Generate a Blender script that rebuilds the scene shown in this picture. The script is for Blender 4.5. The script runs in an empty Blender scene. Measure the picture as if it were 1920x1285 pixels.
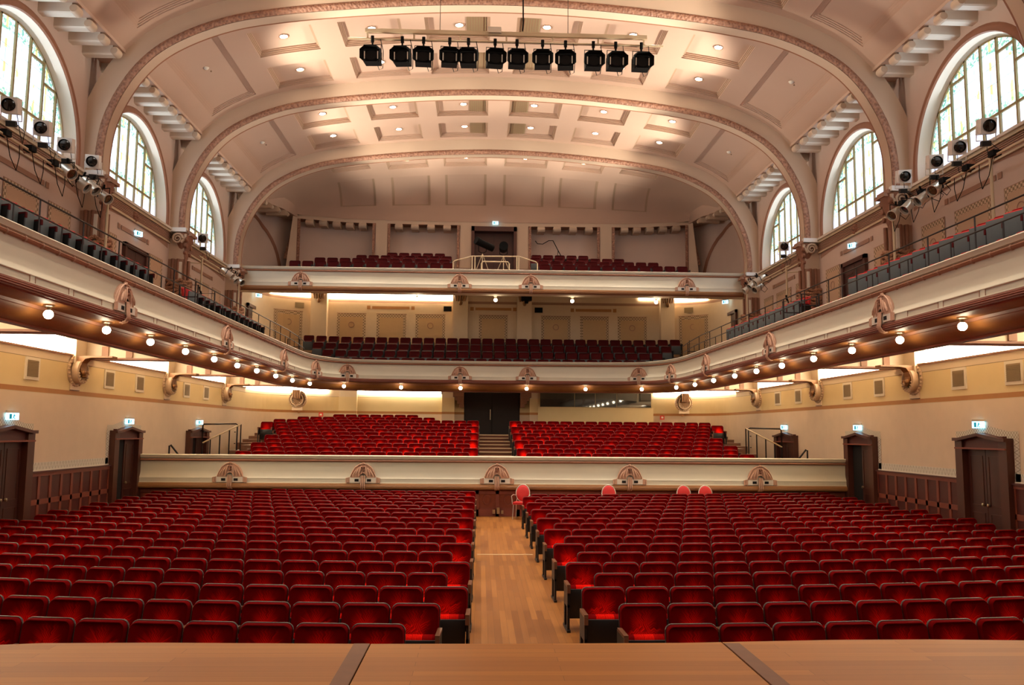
import bpy, bmesh, math, random
from mathutils import Vector, Matrix
random.seed(7)
scene = bpy.context.scene
COL = scene.collection
PI = math.pi
FLOOR = -2.5           # heights below are measured from the eye; everything is lifted by 2.5 m at the end
LIFT = 2.5

# ---------------------------------------------------------------- materials
def lin(h):
    h = h.lstrip('#'); c = [int(h[i:i+2], 16)/255 for i in (0, 2, 4)]
    return tuple(((v/12.92) if v <= .04045 else ((v+.055)/1.055)**2.4) for v in c) + (1,)

class N:
    """tiny node helper"""
    def __init__(s, m):
        s.m = m; s.t = m.node_tree; s.n = s.t.nodes; s.l = s.t.links
        s.b = s.n.get('Principled BSDF')
    def add(s, typ, **kw):
        n = s.n.new(typ)
        for k, v in kw.items():
            if k in n.inputs: n.inputs[k].default_value = v
            else: setattr(n, k, v)
        return n
    def link(s, a, b): s.l.new(a, b)
    def math(s, op, a, b=None, c=None):
        n = s.n.new('ShaderNodeMath'); n.operation = op
        for i, v in enumerate((a, b, c)):
            if v is None: continue
            if isinstance(v, (int, float)): n.inputs[i].default_value = v
            else: s.link(v, n.inputs[i])
        return n.outputs[0]
    def mix(s, f, a, b):
        n = s.n.new('ShaderNodeMix'); n.data_type = 'RGBA'
        for i, v in ((0, f), (6, a), (7, b)):
            if isinstance(v, (int, float, tuple)): n.inputs[i].default_value = v
            else: s.link(v, n.inputs[i])
        return n.outputs[2]
    def coord(s, kind='Object'):
        return s.n.new('ShaderNodeTexCoord').outputs[kind]
    def sep(s, v):
        n = s.n.new('ShaderNodeSeparateXYZ'); s.link(v, n.inputs[0]); return n.outputs

def mat(name, col, rough=.6, metal=0, noise=0, nscale=6, bump=0, bscale=40, spec=.5, sheen=0, coat=0):
    m = bpy.data.materials.new(name); m.use_nodes = True
    q = N(m); b = q.b
    c = lin(col) if isinstance(col, str) else col
    b.inputs['Base Color'].default_value = c
    b.inputs['Roughness'].default_value = rough
    b.inputs['Metallic'].default_value = metal
    b.inputs['Specular IOR Level'].default_value = spec
    if sheen:
        b.inputs['Sheen Weight'].default_value = sheen; b.inputs['Sheen Roughness'].default_value = .4
        b.inputs['Sheen Tint'].default_value = (1, .1, .08, 1)
    if coat: b.inputs['Coat Weight'].default_value = coat; b.inputs['Coat Roughness'].default_value = .15
    if noise:
        nz = q.add('ShaderNodeTexNoise', Scale=nscale, Detail=4.0)
        q.link(q.coord(), nz.inputs['Vector'])
        lo = tuple(v*(1-noise) for v in c[:3])+(1,); hi = tuple(min(1, v*(1+noise)) for v in c[:3])+(1,)
        q.link(q.mix(nz.outputs[0], lo, hi), b.inputs['Base Color'])
    if bump:
        nz = q.add('ShaderNodeTexNoise', Scale=bscale, Detail=3.0)
        q.link(q.coord(), nz.inputs['Vector'])
        bp = q.add('ShaderNodeBump', Strength=bump, Distance=.02)
        q.link(nz.outputs[0], bp.inputs['Height']); q.link(bp.outputs[0], b.inputs['Normal'])
    return m

def emit(name, col, s):
    m = bpy.data.materials.new(name); m.use_nodes = True
    q = N(m); b = q.b
    c = lin(col) if isinstance(col, str) else col
    b.inputs['Base Color'].default_value = c
    b.inputs['Emission Color'].default_value = c
    b.inputs['Emission Strength'].default_value = s
    return m

def wood(name, c1, c2, c3, along='Y', bw=1.6, bh=.075, rough=.35, seam=.6):
    m = bpy.data.materials.new(name); m.use_nodes = True
    q = N(m); b = q.b
    x, y, z = q.sep(q.coord())
    cb = q.n.new('ShaderNodeCombineXYZ')
    if along == 'Y': q.link(y, cb.inputs[0]); q.link(x, cb.inputs[1])
    else: q.link(x, cb.inputs[0]); q.link(y, cb.inputs[1])
    br = q.add('ShaderNodeTexBrick', Scale=1.0)
    br.inputs['Brick Width'].default_value = bw; br.inputs['Row Height'].default_value = bh
    br.inputs['Mortar Size'].default_value = .0018; br.inputs['Mortar Smooth'].default_value = .3
    br.inputs['Color1'].default_value = lin(c1); br.inputs['Color2'].default_value = lin(c2)
    br.inputs['Mortar'].default_value = tuple(v*seam for v in lin(c3)[:3])+(1,)
    br.offset = .37; q.link(cb.outputs[0], br.inputs['Vector'])
    mp = q.add('ShaderNodeMapping'); mp.inputs['Scale'].default_value = (1.2, 26, 1)
    q.link(cb.outputs[0], mp.inputs['Vector'])
    nz = q.add('ShaderNodeTexNoise', Scale=1.0, Detail=6.0); q.link(mp.outputs[0], nz.inputs['Vector'])
    n2 = q.add('ShaderNodeTexNoise', Scale=.9, Detail=3.0); q.link(cb.outputs[0], n2.inputs['Vector'])
    f = q.math('MULTIPLY', nz.outputs[0], .5)
    c = q.mix(f, br.outputs[0], lin(c3))
    f2 = q.math('MULTIPLY', n2.outputs[0], .35)
    c = q.mix(f2, c, lin(c1))
    q.link(c, b.inputs['Base Color']); b.inputs['Roughness'].default_value = rough; b.inputs['Specular IOR Level'].default_value = .25
    return m

def wave_border(name, ground, ink, scale, axis, z0, h):
    """zigzag painted frieze; runs along the given axis, from height z0 over h"""
    m = bpy.data.materials.new(name); m.use_nodes = True
    q = N(m); b = q.b
    o = q.sep(q.coord()); u = o[{'X': 0, 'Y': 1, 'Z': 2}[axis]]; v = o[2] if axis != 'Z' else o[1]
    pp = q.math('PINGPONG', u, scale)
    pp = q.math('DIVIDE', pp, scale)
    t = q.math('DIVIDE', q.math('SUBTRACT', v, z0), h)
    d = q.math('ABSOLUTE', q.math('SUBTRACT', pp, t))
    line = q.math('LESS_THAN', d, .13)
    d2 = q.math('ABSOLUTE', q.math('SUBTRACT', q.math('SUBTRACT', 1.0, pp), t))
    line2 = q.math('LESS_THAN', d2, .1)
    f = q.math('MAXIMUM', line, q.math('MULTIPLY', line2, .6))
    q.link(q.mix(f, lin(ground), lin(ink)), b.inputs['Base Color'])
    b.inputs['Roughness'].default_value = .7
    return m

def checker(name, ground, ink, sc):
    m = bpy.data.materials.new(name); m.use_nodes = True
    q = N(m); b = q.b
    ck = q.add('ShaderNodeTexChecker', Scale=sc); ck.inputs['Color1'].default_value = lin(ground); ck.inputs['Color2'].default_value = lin(ink)
    mp = q.add('ShaderNodeMapping'); mp.inputs['Location'].default_value = (.013, .017, .011)
    q.link(q.coord(), mp.inputs['Vector']); q.link(mp.outputs[0], ck.inputs['Vector'])
    q.link(ck.outputs[0], b.inputs['Base Color']); b.inputs['Roughness'].default_value = .7
    return m

def leaf_band(name, c1, c2, scale):
    m = bpy.data.materials.new(name); m.use_nodes = True
    q = N(m); b = q.b
    vo = q.add('ShaderNodeTexVoronoi', Scale=scale); q.link(q.coord(), vo.inputs['Vector'])
    q.link(q.mix(vo.outputs['Distance'], lin(c1), lin(c2)), b.inputs['Base Color'])
    bp = q.add('ShaderNodeBump', Strength=.9, Distance=.03); bp.invert = True
    q.link(vo.outputs['Distance'], bp.inputs['Height']); q.link(bp.outputs[0], b.inputs['Normal'])
    b.inputs['Roughness'].default_value = .6
    return m

def stained(name, strength):
    m = bpy.data.materials.new(name); m.use_nodes = True
    q = N(m); b = q.b
    x, y, z = q.sep(q.coord())          # window local: y along the wall from the centre, z up from the arch centre
    cb = q.n.new('ShaderNodeCombineXYZ'); q.link(y, cb.inputs[0]); q.link(z, cb.inputs[1])
    lite = q.math('PINGPONG', q.math('ADD', y, 0.0), .3125)         # 0 at mullions .. .3125 mid-light
    # lead lines
    br = q.add('ShaderNodeTexBrick', Scale=1.0); br.inputs['Brick Width'].default_value = .3125; br.inputs['Row Height'].default_value = .42
    br.inputs['Mortar Size'].default_value = .006; br.offset = 0
    q.link(cb.outputs[0], br.inputs['Vector'])
    lead = br.outputs['Fac']
    br2 = q.add('ShaderNodeTexBrick', Scale=1.0); br2.inputs['Brick Width'].default_value = .156; br2.inputs['Row Height'].default_value = .9
    br2.inputs['Mortar Size'].default_value = .004; br2.offset = .5
    br2.inputs['Color1'].default_value = (0, 0, 0, 1); br2.inputs['Color2'].default_value = (1, 1, 1, 1); br2.inputs['Mortar'].default_value = (0, 0, 0, 1)
    q.link(cb.outputs[0], br2.inputs['Vector'])
    base = q.mix(q.math('MULTIPLY', br2.outputs[0], .8), (.86, .95, 1, 1), (.40, .70, .92, 1))
    # yellow upright lozenges
    wn = q.add('ShaderNodeTexNoise', Scale=2.3, Detail=2.0); q.link(cb.outputs[0], wn.inputs['Vector'])
    band = q.math('LESS_THAN', q.math('ABSOLUTE', q.math('SUBTRACT', q.math('PINGPONG', q.math('ADD', y, .06), .625), .26)), .05)
    yz = q.math('MULTIPLY', band, q.math('GREATER_THAN', wn.outputs[0], .51))
    base = q.mix(q.math('MULTIPLY', yz, .85), base, (1, .62, .12, 1))
    # green foliage near the arch and above the transom
    r = q.math('SQRT', q.math('ADD', q.math('MULTIPLY', y, y), q.math('MULTIPLY', z, z)))
    gn = q.add('ShaderNodeTexNoise', Scale=11.0, Detail=4.0); q.link(cb.outputs[0], gn.inputs['Vector'])
    arch = q.math('MULTIPLY', q.math('GREATER_THAN', r, 2.06), q.math('GREATER_THAN', z, .5))
    tr = q.math('LESS_THAN', q.math('ABSOLUTE', q.math('SUBTRACT', z, .60)), .10)
    g = q.math('MULTIPLY', q.math('MAXIMUM', arch, tr), q.math('GREATER_THAN', gn.outputs[0], .52))
    g = q.math('MULTIPLY', g, .8)
    base = q.mix(g, base, (.03, .30, .16, 1))
    low = q.math('MULTIPLY', q.math('LESS_THAN', z, .35), .55)
    base = q.mix(low, base, (.58, .56, .88, 1))
    base = q.mix(q.math('MULTIPLY', lead, .8), base, (.05, .07, .07, 1))
    sky = q.add('ShaderNodeTexNoise', Scale=.8, Detail=2.0); q.link(cb.outputs[0], sky.inputs['Vector'])
    q.link(base, b.inputs['Emission Color'])
    q.link(q.math('MULTIPLY', q.math('ADD', sky.outputs[0], .55), strength), b.inputs['Emission Strength'])
    b.inputs['Base Color'].default_value = (.05, .05, .05, 1); b.inputs['Roughness'].default_value = .2
    return m

M = {}
M['cream']   = mat('cream_plaster', '#d8c6ae', .75, noise=.05, nscale=1.2)
M['ceil']    = mat('ceiling_plaster', '#b99b87', .8, noise=.04, nscale=.8)
M['white']   = mat('white_paint', '#dcd2c2', .6)
M['face']    = mat('balcony_white', '#d0c9b4', .55, noise=.03, nscale=3)
M['rib']     = mat('rib_plaster', '#c8b098', .75)
M['leaf']    = leaf_band('leaf_relief', '#7d5442', '#b98b70', 14)
M['leafs']   = leaf_band('rope_relief', '#87553a', '#b98764', 30)
M['brown']   = mat('brown_moulding', '#95644a', .55, noise=.12, nscale=9)
M['reed']    = mat('reeded_brown', '#7d4433', .42, noise=.08, nscale=4)
M['soffit']  = mat('gilded_soffit', '#8f5c2c', .55, noise=.35, nscale=2.6)
M['wallup']  = mat('upper_wall', '#cbb3a3', .8, noise=.05, nscale=2)
M['pinkl']   = mat('ceiling_step_edge', '#a58a72', .75)
M['roundel'] = mat('roundel_ground', '#8d6a4a', .7)
M['pink']    = mat('pinkish_band', '#a07a64', .75, noise=.05)
M['wallyel'] = mat('yellow_wall', '#dcc698', .8, noise=.05, nscale=2)
M['wallbei'] = mat('beige_wall', '#dac3a9', .8, noise=.06, nscale=3)
M['band']    = mat('orange_band', '#b07a48', .7, noise=.06)
M['dado']    = mat('dado_dark', '#511d17', .5, noise=.15, nscale=5)
M['dadol']   = mat('dado_light', '#823f2d', .5, noise=.1, nscale=5)
M['doorw']   = mat('door_wood', '#45211a', .4, noise=.2, nscale=4)
M['doorf']   = mat('door_frame_wood', '#4f281c', .42, noise=.15, nscale=4)
M['doordk']  = mat('dark_door', '#1c0e0a', .7)
M['tan']     = mat('tan_moulding', '#9c6d42', .5, noise=.08, nscale=5)
M['void']    = mat('dark_opening', '#0c0605', .9)
M['red']     = mat('red_velvet', '#a60a0b', .75, noise=.12, nscale=9, bump=.15, bscale=120, spec=.2, sheen=.25)
def velvet(name, dark, light, amt):  # lighter middle paints a soft sheen into the velvet colour, stronger on some seats
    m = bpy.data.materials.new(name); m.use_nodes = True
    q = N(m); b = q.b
    uv = q.n.new('ShaderNodeUVMap'); uv.uv_map = 'sheen_uv'; x, y, z = q.sep(uv.outputs[0])
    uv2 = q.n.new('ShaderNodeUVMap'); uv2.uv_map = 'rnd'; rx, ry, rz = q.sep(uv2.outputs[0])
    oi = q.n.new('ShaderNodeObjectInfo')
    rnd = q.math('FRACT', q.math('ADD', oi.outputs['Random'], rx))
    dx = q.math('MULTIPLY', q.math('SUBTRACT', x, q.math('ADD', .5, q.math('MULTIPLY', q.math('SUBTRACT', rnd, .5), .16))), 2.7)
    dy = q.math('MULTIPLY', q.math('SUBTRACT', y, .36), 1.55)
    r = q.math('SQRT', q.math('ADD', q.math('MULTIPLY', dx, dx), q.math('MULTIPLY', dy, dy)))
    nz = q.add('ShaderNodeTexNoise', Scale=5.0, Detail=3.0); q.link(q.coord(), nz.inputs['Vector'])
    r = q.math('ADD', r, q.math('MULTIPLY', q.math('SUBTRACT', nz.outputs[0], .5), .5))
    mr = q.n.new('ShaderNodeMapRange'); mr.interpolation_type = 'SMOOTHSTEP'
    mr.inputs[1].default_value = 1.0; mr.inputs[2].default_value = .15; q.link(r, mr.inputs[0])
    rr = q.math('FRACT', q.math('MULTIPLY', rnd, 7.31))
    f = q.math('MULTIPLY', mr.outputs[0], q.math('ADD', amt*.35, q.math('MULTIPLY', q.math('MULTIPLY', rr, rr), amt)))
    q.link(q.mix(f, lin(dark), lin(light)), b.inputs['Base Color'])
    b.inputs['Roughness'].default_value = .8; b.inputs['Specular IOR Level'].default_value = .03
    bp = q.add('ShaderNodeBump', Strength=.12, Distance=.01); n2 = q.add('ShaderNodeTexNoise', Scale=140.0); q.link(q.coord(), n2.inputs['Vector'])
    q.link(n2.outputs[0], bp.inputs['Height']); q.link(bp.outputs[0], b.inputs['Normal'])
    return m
M['velvet']  = velvet('sheen_red_velvet', '#680103', '#ff1808', .95)
M['redd']    = mat('dull_red_velvet', '#4e080a', .8, noise=.15, nscale=9, spec=.2)
M['shell']   = mat('seat_back_wood', '#2c130d', .35, noise=.2, nscale=10)
M['rim']     = mat('seat_rim_wood', '#3a1c12', .38, spec=.5)
M['under']   = mat('seat_underside', '#19100d', .45)
M['arm']     = mat('armrest_wood', '#70452e', .35, noise=.15, nscale=14)
M['steel']   = mat('dark_steel', '#1b1715', .45, metal=.2)
M['grey']    = mat('grey_seat_shell', '#50585a', .5, noise=.08, nscale=8)
M['rail']    = mat('dark_rail', '#1d0e0b', .4, metal=.3)
M['brass']   = mat('brushed_metal', '#b8a88c', .3, metal=1)
M['black']   = mat('black_paint', '#070606', .8, spec=.2)
M['creamp']  = mat('cream_metal', '#cdb896', .5)
M['silver']  = mat('polished_can', '#d9d0c0', .3, metal=.55)
M['whitem']  = mat('white_metal', '#e6e2da', .4)
M['vent']    = mat('vent_grille', '#8d7a5c', .6)
M['gilt']    = mat('gilt_relief', '#8f633a', .45, noise=.2, nscale=12)
M['orn']     = mat('pink_relief', '#c79c82', .55, noise=.15, nscale=16, bump=.5, bscale=26)
M['cap']     = mat('capital_relief', '#8a5c44', .6, noise=.2, nscale=10, bump=.5, bscale=18)
M['capl']    = mat('capital_scroll', '#c4a98f', .6, noise=.1)
M['stage']   = wood('stage_boards', '#bb762c', '#9c5b1e', '#7c4210', along='X', bw=2.6, bh=.11, rough=.5, seam=.55)
M['stagee']  = mat('stage_edge_wood', '#74421f', .55, noise=.15, nscale=9)
M['plank']   = wood('floor_planks', '#a0672f', '#74421a', '#502c10', along='Y', bw=1.5, bh=.085, rough=.4)
M['carpet']  = mat('tier_floor', '#6a4127', .6, noise=.15, nscale=5)
M['tread']   = mat('light_step_edge', '#b99f78', .6)
M['frame']   = mat('window_frame', '#9c8a5a', .5)
M['glassw']  = stained('stained_glass', 1.7)
M['booth']   = mat('dark_booth_glass', '#0a0c0b', .03, spec=.9, coat=.5)
M['globe']   = emit('lit_globe', (1, .84, .58, 1), 30)
M['down']    = emit('downlight_lamp', (1, .86, .66, 1), 60)
M['cove']    = emit('cove_glow', (1, .87, .64, 1), 18.0)
M['covelo']  = emit('cove_glow_low', (1, .80, .50, 1), 2.0)
M['exitc']   = emit('exit_glow', (.30, .72, 1, 1), 3.4)
M['exitg']   = emit('exit_pictogram', (.0, .16, .22, 1), .9)
M['sign']    = mat('red_alarm', '#c8321c', .5)
M['ringm']   = mat('lamp_trim', '#8a6a52', .5)
M['wavey']   = wave_border('zigzag_frieze_side', '#ddd6c8', '#a39784', .07, 'Y', -.955, .165)
M['wavez']   = wave_border('zigzag_frieze_upright', '#ddd6c8', '#a39784', .07, 'Z', 0, .165)
M['check']   = checker('checkered_border', '#cdb091', '#8a7252', 15)
M['wavetop'] = checker('gable_zigzag', '#d8cfbf', '#b0a18a', 22)
M['panel']   = mat('panel_paint', '#c39f80', .8, noise=.04)
M['panelr']  = mat('rear_panel_paint', '#c4a075', .8, noise=.04)
M['rearw']   = mat('rear_upper_wall', '#d6bd9d', .8, noise=.04)
M['redseat'] = mat('banquet_red', '#b51a16', .7, sheen=.2)

# ---------------------------------------------------------------- mesh building
KIDS = {}
class MB:
    def __init__(s): s.v = []; s.f = []; s.m = []; s.mats = []; s.cur = 0
    def use(s, m):
        m = M[m] if isinstance(m, str) else m
        if m not in s.mats: s.mats.append(m)
        s.cur = s.mats.index(m); return s
    def face(s, pts):
        b = len(s.v); s.v += [tuple(p) for p in pts]; s.f.append(tuple(range(b, b+len(pts)))); s.m.append(s.cur); return s
    def box(s, x0, x1, y0, y1, z0, z1, mtx=None):
        b = len(s.v)
        P = [(x, y, z) for x in (x0, x1) for y in (y0, y1) for z in (z0, z1)]
        if mtx is not None: P = [tuple(mtx @ Vector(p)) for p in P]
        s.v += P
        for q in ((0, 1, 3, 2), (4, 6, 7, 5), (0, 4, 5, 1), (2, 3, 7, 6), (0, 2, 6, 4), (1, 5, 7, 3)):
            s.f.append(tuple(b+i for i in q)); s.m.append(s.cur)
        return s
    def grid(s, rows, close=False):
        """rows: list of equal-length point lists, bridged"""
        b = len(s.v); n = len(rows[0])
        for r in rows: s.v += [tuple(p) for p in r]
        for i in range(len(rows)-1):
            for j in range(n-1 + (1 if close else 0)):
                k = (j+1) % n
                s.f.append((b+i*n+j, b+i*n+k, b+(i+1)*n+k, b+(i+1)*n+j)); s.m.append(s.cur)
        return s
    def poly_prism(s, pts, d, cap=True):
        """pts: 3-D polygon, extruded by vector d"""
        n = len(pts); b = len(s.v); d = Vector(d)
        s.v += [tuple(p) for p in pts] + [tuple(Vector(p)+d) for p in pts]
        for i in range(n):
            j = (i+1) % n; s.f.append((b+i, b+j, b+n+j, b+n+i)); s.m.append(s.cur)
        if cap:
            s.f.append(tuple(b+i for i in reversed(range(n)))); s.m.append(s.cur)
            s.f.append(tuple(b+n+i for i in range(n))); s.m.append(s.cur)
        return s
    def tube(s, path, r, n=8, cap=True):
        P = [Vector(p) for p in path]; rows = []
        rr = r if isinstance(r, (list, tuple)) else [r]*len(P)
        up = None
        for i, p in enumerate(P):
            t = (P[min(i+1, len(P)-1)]-P[max(i-1, 0)]).normalized()
            if up is None:
                up = Vector((0, 0, 1)) if abs(t.z) < .9 else Vector((1, 0, 0))
            a = t.cross(up)
            if a.length < 1e-4: a = t.cross(Vector((0, 1, 0)))
            a.normalize(); c = a.cross(t).normalized(); up = c
            rows.append([p + (a*math.cos(2*PI*k/n)+c*math.sin(2*PI*k/n))*rr[i] for k in range(n)])
        s.grid(rows, close=True)
        if cap:
            for r0, rev in ((rows[0], True), (rows[-1], False)):
                b = len(s.v); s.v += [tuple(p) for p in r0]
                idx = list(range(b, b+n)); s.f.append(tuple(reversed(idx) if rev else idx)); s.m.append(s.cur)
        return s
    def lathe(s, prof, o=(0, 0, 0), axis='Z', n=16):
        rows = []
        for r, h in prof:
            row = []
            for k in range(n):
                a = 2*PI*k/n; c, d = r*math.cos(a), r*math.sin(a)
                p = {'Z': (c, d, h), 'X': (h, c, d), 'Y': (c, h, d)}[axis]
                row.append((o[0]+p[0], o[1]+p[1], o[2]+p[2]))
            rows.append(row)
        return s.grid(rows, close=True)
    def build(s, name, parent=None, smooth=None, local=False):
        me = bpy.data.meshes.new(name)
        V = s.v
        if parent is not None and not local:
            o = world_origin(parent); V = [(x-o[0], y-o[1], z-o[2]) for x, y, z in V]
        me.from_pydata(V, [], s.f)
        for m in s.mats: me.materials.append(m)
        me.polygons.foreach_set('material_index', s.m)
        bm = bmesh.new(); bm.from_mesh(me)
        bmesh.ops.remove_doubles(bm, verts=bm.verts, dist=1e-5)
        bmesh.ops.recalc_face_normals(bm, faces=bm.faces)
        bm.to_mesh(me); bm.free()
        if smooth:
            me.polygons.foreach_set('use_smooth', [True]*len(me.polygons))
            me.set_sharp_from_angle(angle=math.radians(smooth))
        o = bpy.data.objects.new(name, me); COL.objects.link(o)
        if parent is not None: o.parent = parent; KIDS.setdefault(parent.name, []).append(o)
        return o

def world_origin(o):
    p = Vector((0, 0, 0))
    while o is not None: p += o.location; o = o.parent
    return p
def tag(o, label=None, cat=None, group=None, kind=None):
    if label: o['label'] = label
    if cat: o['category'] = cat
    if group: o['group'] = group
    if kind: o['kind'] = kind
    return o
def thing(name, label, cat, loc, group=None):
    o = bpy.data.objects.new(name, None); o.empty_display_size = .1; COL.objects.link(o)
    o.location = loc; return tag(o, label, cat, group)
def struct(name, mb, label=None, smooth=None, parent=None, cat=None):
    o = mb.build(name, parent, smooth)
    if parent is None:
        o['kind'] = 'structure'
        if label: o['label'] = label
        if cat: o['category'] = cat
    return o
def sempty(name, label, cat, loc):
    o = thing(name, label, cat, loc); o['kind'] = 'structure'; return o
def copy_tree(o, parent=None):
    c = o.copy(); COL.objects.link(c); c.parent = parent
    if parent is not None: KIDS.setdefault(parent.name, []).append(c)
    for ch in list(KIDS.get(o.name, [])): copy_tree(ch, c)
    return c
ORD = ['first', 'second', 'third', 'fourth', 'fifth', 'sixth', 'seventh', 'eighth', 'ninth', 'tenth', 'eleventh', 'twelfth', 'thirteenth',
       'fourteenth', 'fifteenth', 'sixteenth', 'seventeenth', 'eighteenth', 'nineteenth', 'twentieth', 'twenty-first', 'twenty-second', 'twenty-third',
       'twenty-fourth', 'twenty-fifth', 'twenty-sixth', 'twenty-seventh', 'twenty-eighth', 'twenty-ninth', 'thirtieth', 'thirty-first', 'thirty-second', 'thirty-third', 'thirty-fourth', 'thirty-fifth']
SIDE = {-1: 'left', 1: 'right'}

# ---------------------------------------------------------------- camera
f_px = 1560.0; YAW, PITCH, ROLL = 3.69309202e-02, 1.06604989e-01, 8.23381828e-03
EYE = Vector((-.547431898, 0, 0))
fw = Vector((math.sin(YAW)*math.cos(PITCH), math.cos(YAW)*math.cos(PITCH), math.sin(PITCH)))
rt = Vector((math.cos(YAW), -math.sin(YAW), 0)); up = rt.cross(fw)
r2 = rt*math.cos(ROLL)+up*math.sin(ROLL); u2 = -rt*math.sin(ROLL)+up*math.cos(ROLL)
cam = bpy.data.cameras.new('camera'); cam.sensor_width = 36; cam.lens = f_px/1920*36; cam.clip_start = .1; cam.clip_end = 200
camo = bpy.data.objects.new('camera', cam); COL.objects.link(camo)
camo.matrix_world = Matrix(((r2.x, u2.x, -fw.x, EYE.x), (r2.y, u2.y, -fw.y, EYE.y), (r2.z, u2.z, -fw.z, EYE.z), (0, 0, 0, 1)))
scene.camera = camo
def project(p):
    d = Vector(p)-EYE; z = d.dot(fw)
    return (960+f_px*d.dot(r2)/z, 642.5-f_px*d.dot(u2)/z, z)

# ---------------------------------------------------------------- vault curve
HALF = [(10.48, 6.62), (10.47, 7.3), (10.37, 7.98), (10.12, 8.65), (9.70, 9.36), (9.15, 9.93), (8.45, 10.36), (7.6, 10.71), (6.65, 10.95), (4.9, 11.2), (2.4, 11.42), (0, 11.5)]
def catmull(pts, n=6):
    P = [Vector(p) for p in pts]; P = [2*P[0]-P[1]]+P+[Vector((-P[-2][0], P[-2][1]))]
    o = []
    for i in range(1, len(P)-2):
        for k in range(n):
            t = k/n; p0, p1, p2, p3 = P[i-1:i+3]
            o.append(.5*((2*p1)+(-p0+p2)*t+(2*p0-5*p1+4*p2-p3)*t*t+(-p0+3*p1-3*p2+p3)*t**3))
    o.append(P[-2]); return o
CUR = catmull(HALF)
def offset(cur, d):
    out = []
    for i, p in enumerate(cur):
        a = cur[max(i-1, 0)]; b = cur[min(i+1, len(cur)-1)]
        t = (b-a).normalized(); n = Vector((t.y, -t.x))
        if n.x < 0 or n.y < -.5: n = -n
        if i == len(cur)-1: n = Vector((0, 1))
        out.append(p+n*d)
    return out
def full(cur):   # both halves, left to right
    return [Vector((-p.x, p.y)) for p in cur] + [Vector((p.x, p.y)) for p in reversed(cur[:-1])]
VAULT = [p for p in offset(CUR, .65) if p.y > 8.8]
def vz(x, d=0):
    x = abs(x); P = VAULT
    for i in range(len(P)-1):
        if P[i+1].x <= x <= P[i].x:
            t = (x-P[i].x)/(P[i+1].x-P[i].x); return P[i].y+(P[i+1].y-P[i].y)*t
    return P[-1].y if x < 1 else P[0].y
RIBY = [3.1, 9.22, 15.33, 21.45, 27.55, 33.7]
RIBD = .45
# ---------------------------------------------------------------- ceiling with coffers
def yw(x):           # plan of the rear wall of the upper balcony
    x = abs(x)
    if x <= 7: return 39.15-.004*x*x
    if x <= 9.2: return 38.95-(x-7)*.28
    return 38.33-(x-9.2)*2.6
def S_main(u, v): return Vector((u, v, vz(u)))
Y_AP = 37.42
def S_apse(u, v):
    if v <= Y_AP-.02:
        w = yw(u)-1.75; y0 = min(Y_AP, w); a = 34.1
        return Vector((u, a+(v-a)*(y0-a)/(Y_AP-a), vz(u)))
    t = min(1, (v-Y_AP)/1.75); Y1 = yw(u); y0 = min(Y_AP, Y1-1.75)
    z1 = min(9.98, vz(u)-.02); a = t*PI/2
    return Vector((u, y0+(Y1-y0)*math.sin(a)**.9, z1+(vz(u)-z1)*math.cos(a)**.8))
def nrm(S, u, v):
    e = .02; a = S(u+e, v)-S(u-e, v); b = S(u, v+e)-S(u, v-e); n = a.cross(b)
    if n.length < 1e-9: return Vector((0, 0, 1))
    n.normalize()
    return n if n.z > 0 or (abs(n.z) < .2 and n.y > 0) else -n
def coffer(mb, S, u0, u1, v0, v1, depth=.17, inset=.13, steps=4, nu=5, nv=2, iv=1.0):
    def ring(i, d):
        a0, a1, b0, b1 = u0+i, u1-i, v0+i*iv, v1-i*iv; pts = []
        for k in range(nu): pts.append((a0+(a1-a0)*k/nu, b0))
        for k in range(nv): pts.append((a1, b0+(b1-b0)*k/nv))
        for k in range(nu): pts.append((a1-(a1-a0)*k/nu, b1))
        for k in range(nv): pts.append((a0, b1-(b1-b0)*k/nv))
        return [S(a, b)+nrm(S, a, b)*d for a, b in pts]
    rows = [ring(0, 0)]
    for k in range(steps):
        d = depth*(k+1)/steps
        rows.append(ring(inset*k/steps*1.0+ .0*k, d))
        if k < steps-1: rows.append(ring(inset*(k+1)/steps, d))
    for k in range(len(rows)-1):
        mb.use('ceil' if k % 2 == 0 or inset > .17 else 'pinkl').grid(rows[k:k+2], close=True)
    mb.use('ceil')
    i = inset*(steps-1)/steps; d = depth
    a0, a1, b0, b1 = u0+i, u1-i, v0+i*iv, v1-i*iv
    mb.grid([[S(a0+(a1-a0)*k/nu, b0+(b1-b0)*j/nv)+nrm(S, a0+(a1-a0)*k/nu, b0+(b1-b0)*j/nv)*d for k in range(nu+1)] for j in range(nv+1)])
def frange(a, b, mx):
    n = max(1, math.ceil((b-a)/mx-1e-6)); return [a+(b-a)*i/n for i in range(n+1)]
def patch(mb, S, u0, u1, v0, v1, rec, du=.45, dv=.9):
    ub = sorted(set([u0, u1]+[r[i] for r in rec for i in (0, 1)])); vb = sorted(set([v0, v1]+[r[i] for r in rec for i in (2, 3)]))
    for i in range(len(ub)-1):
        for j in range(len(vb)-1):
            cu, cv = (ub[i]+ub[i+1])/2, (vb[j]+vb[j+1])/2
            if any(r[0] < cu < r[1] and r[2] < cv < r[3] for r in rec): continue
            us, vs = frange(ub[i], ub[i+1], du), frange(vb[j], vb[j+1], dv)
            mb.grid([[S(a, b) for a in us] for b in vs])
    for r in rec: coffer(mb, S, *r[:4], **(r[4] if len(r) > 4 else {}))
COFX = [(.4, 2.35), (3.06, 4.88), (5.64, 7.48)]
mb = MB().use('ceil'); XE = 10.05
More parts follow.
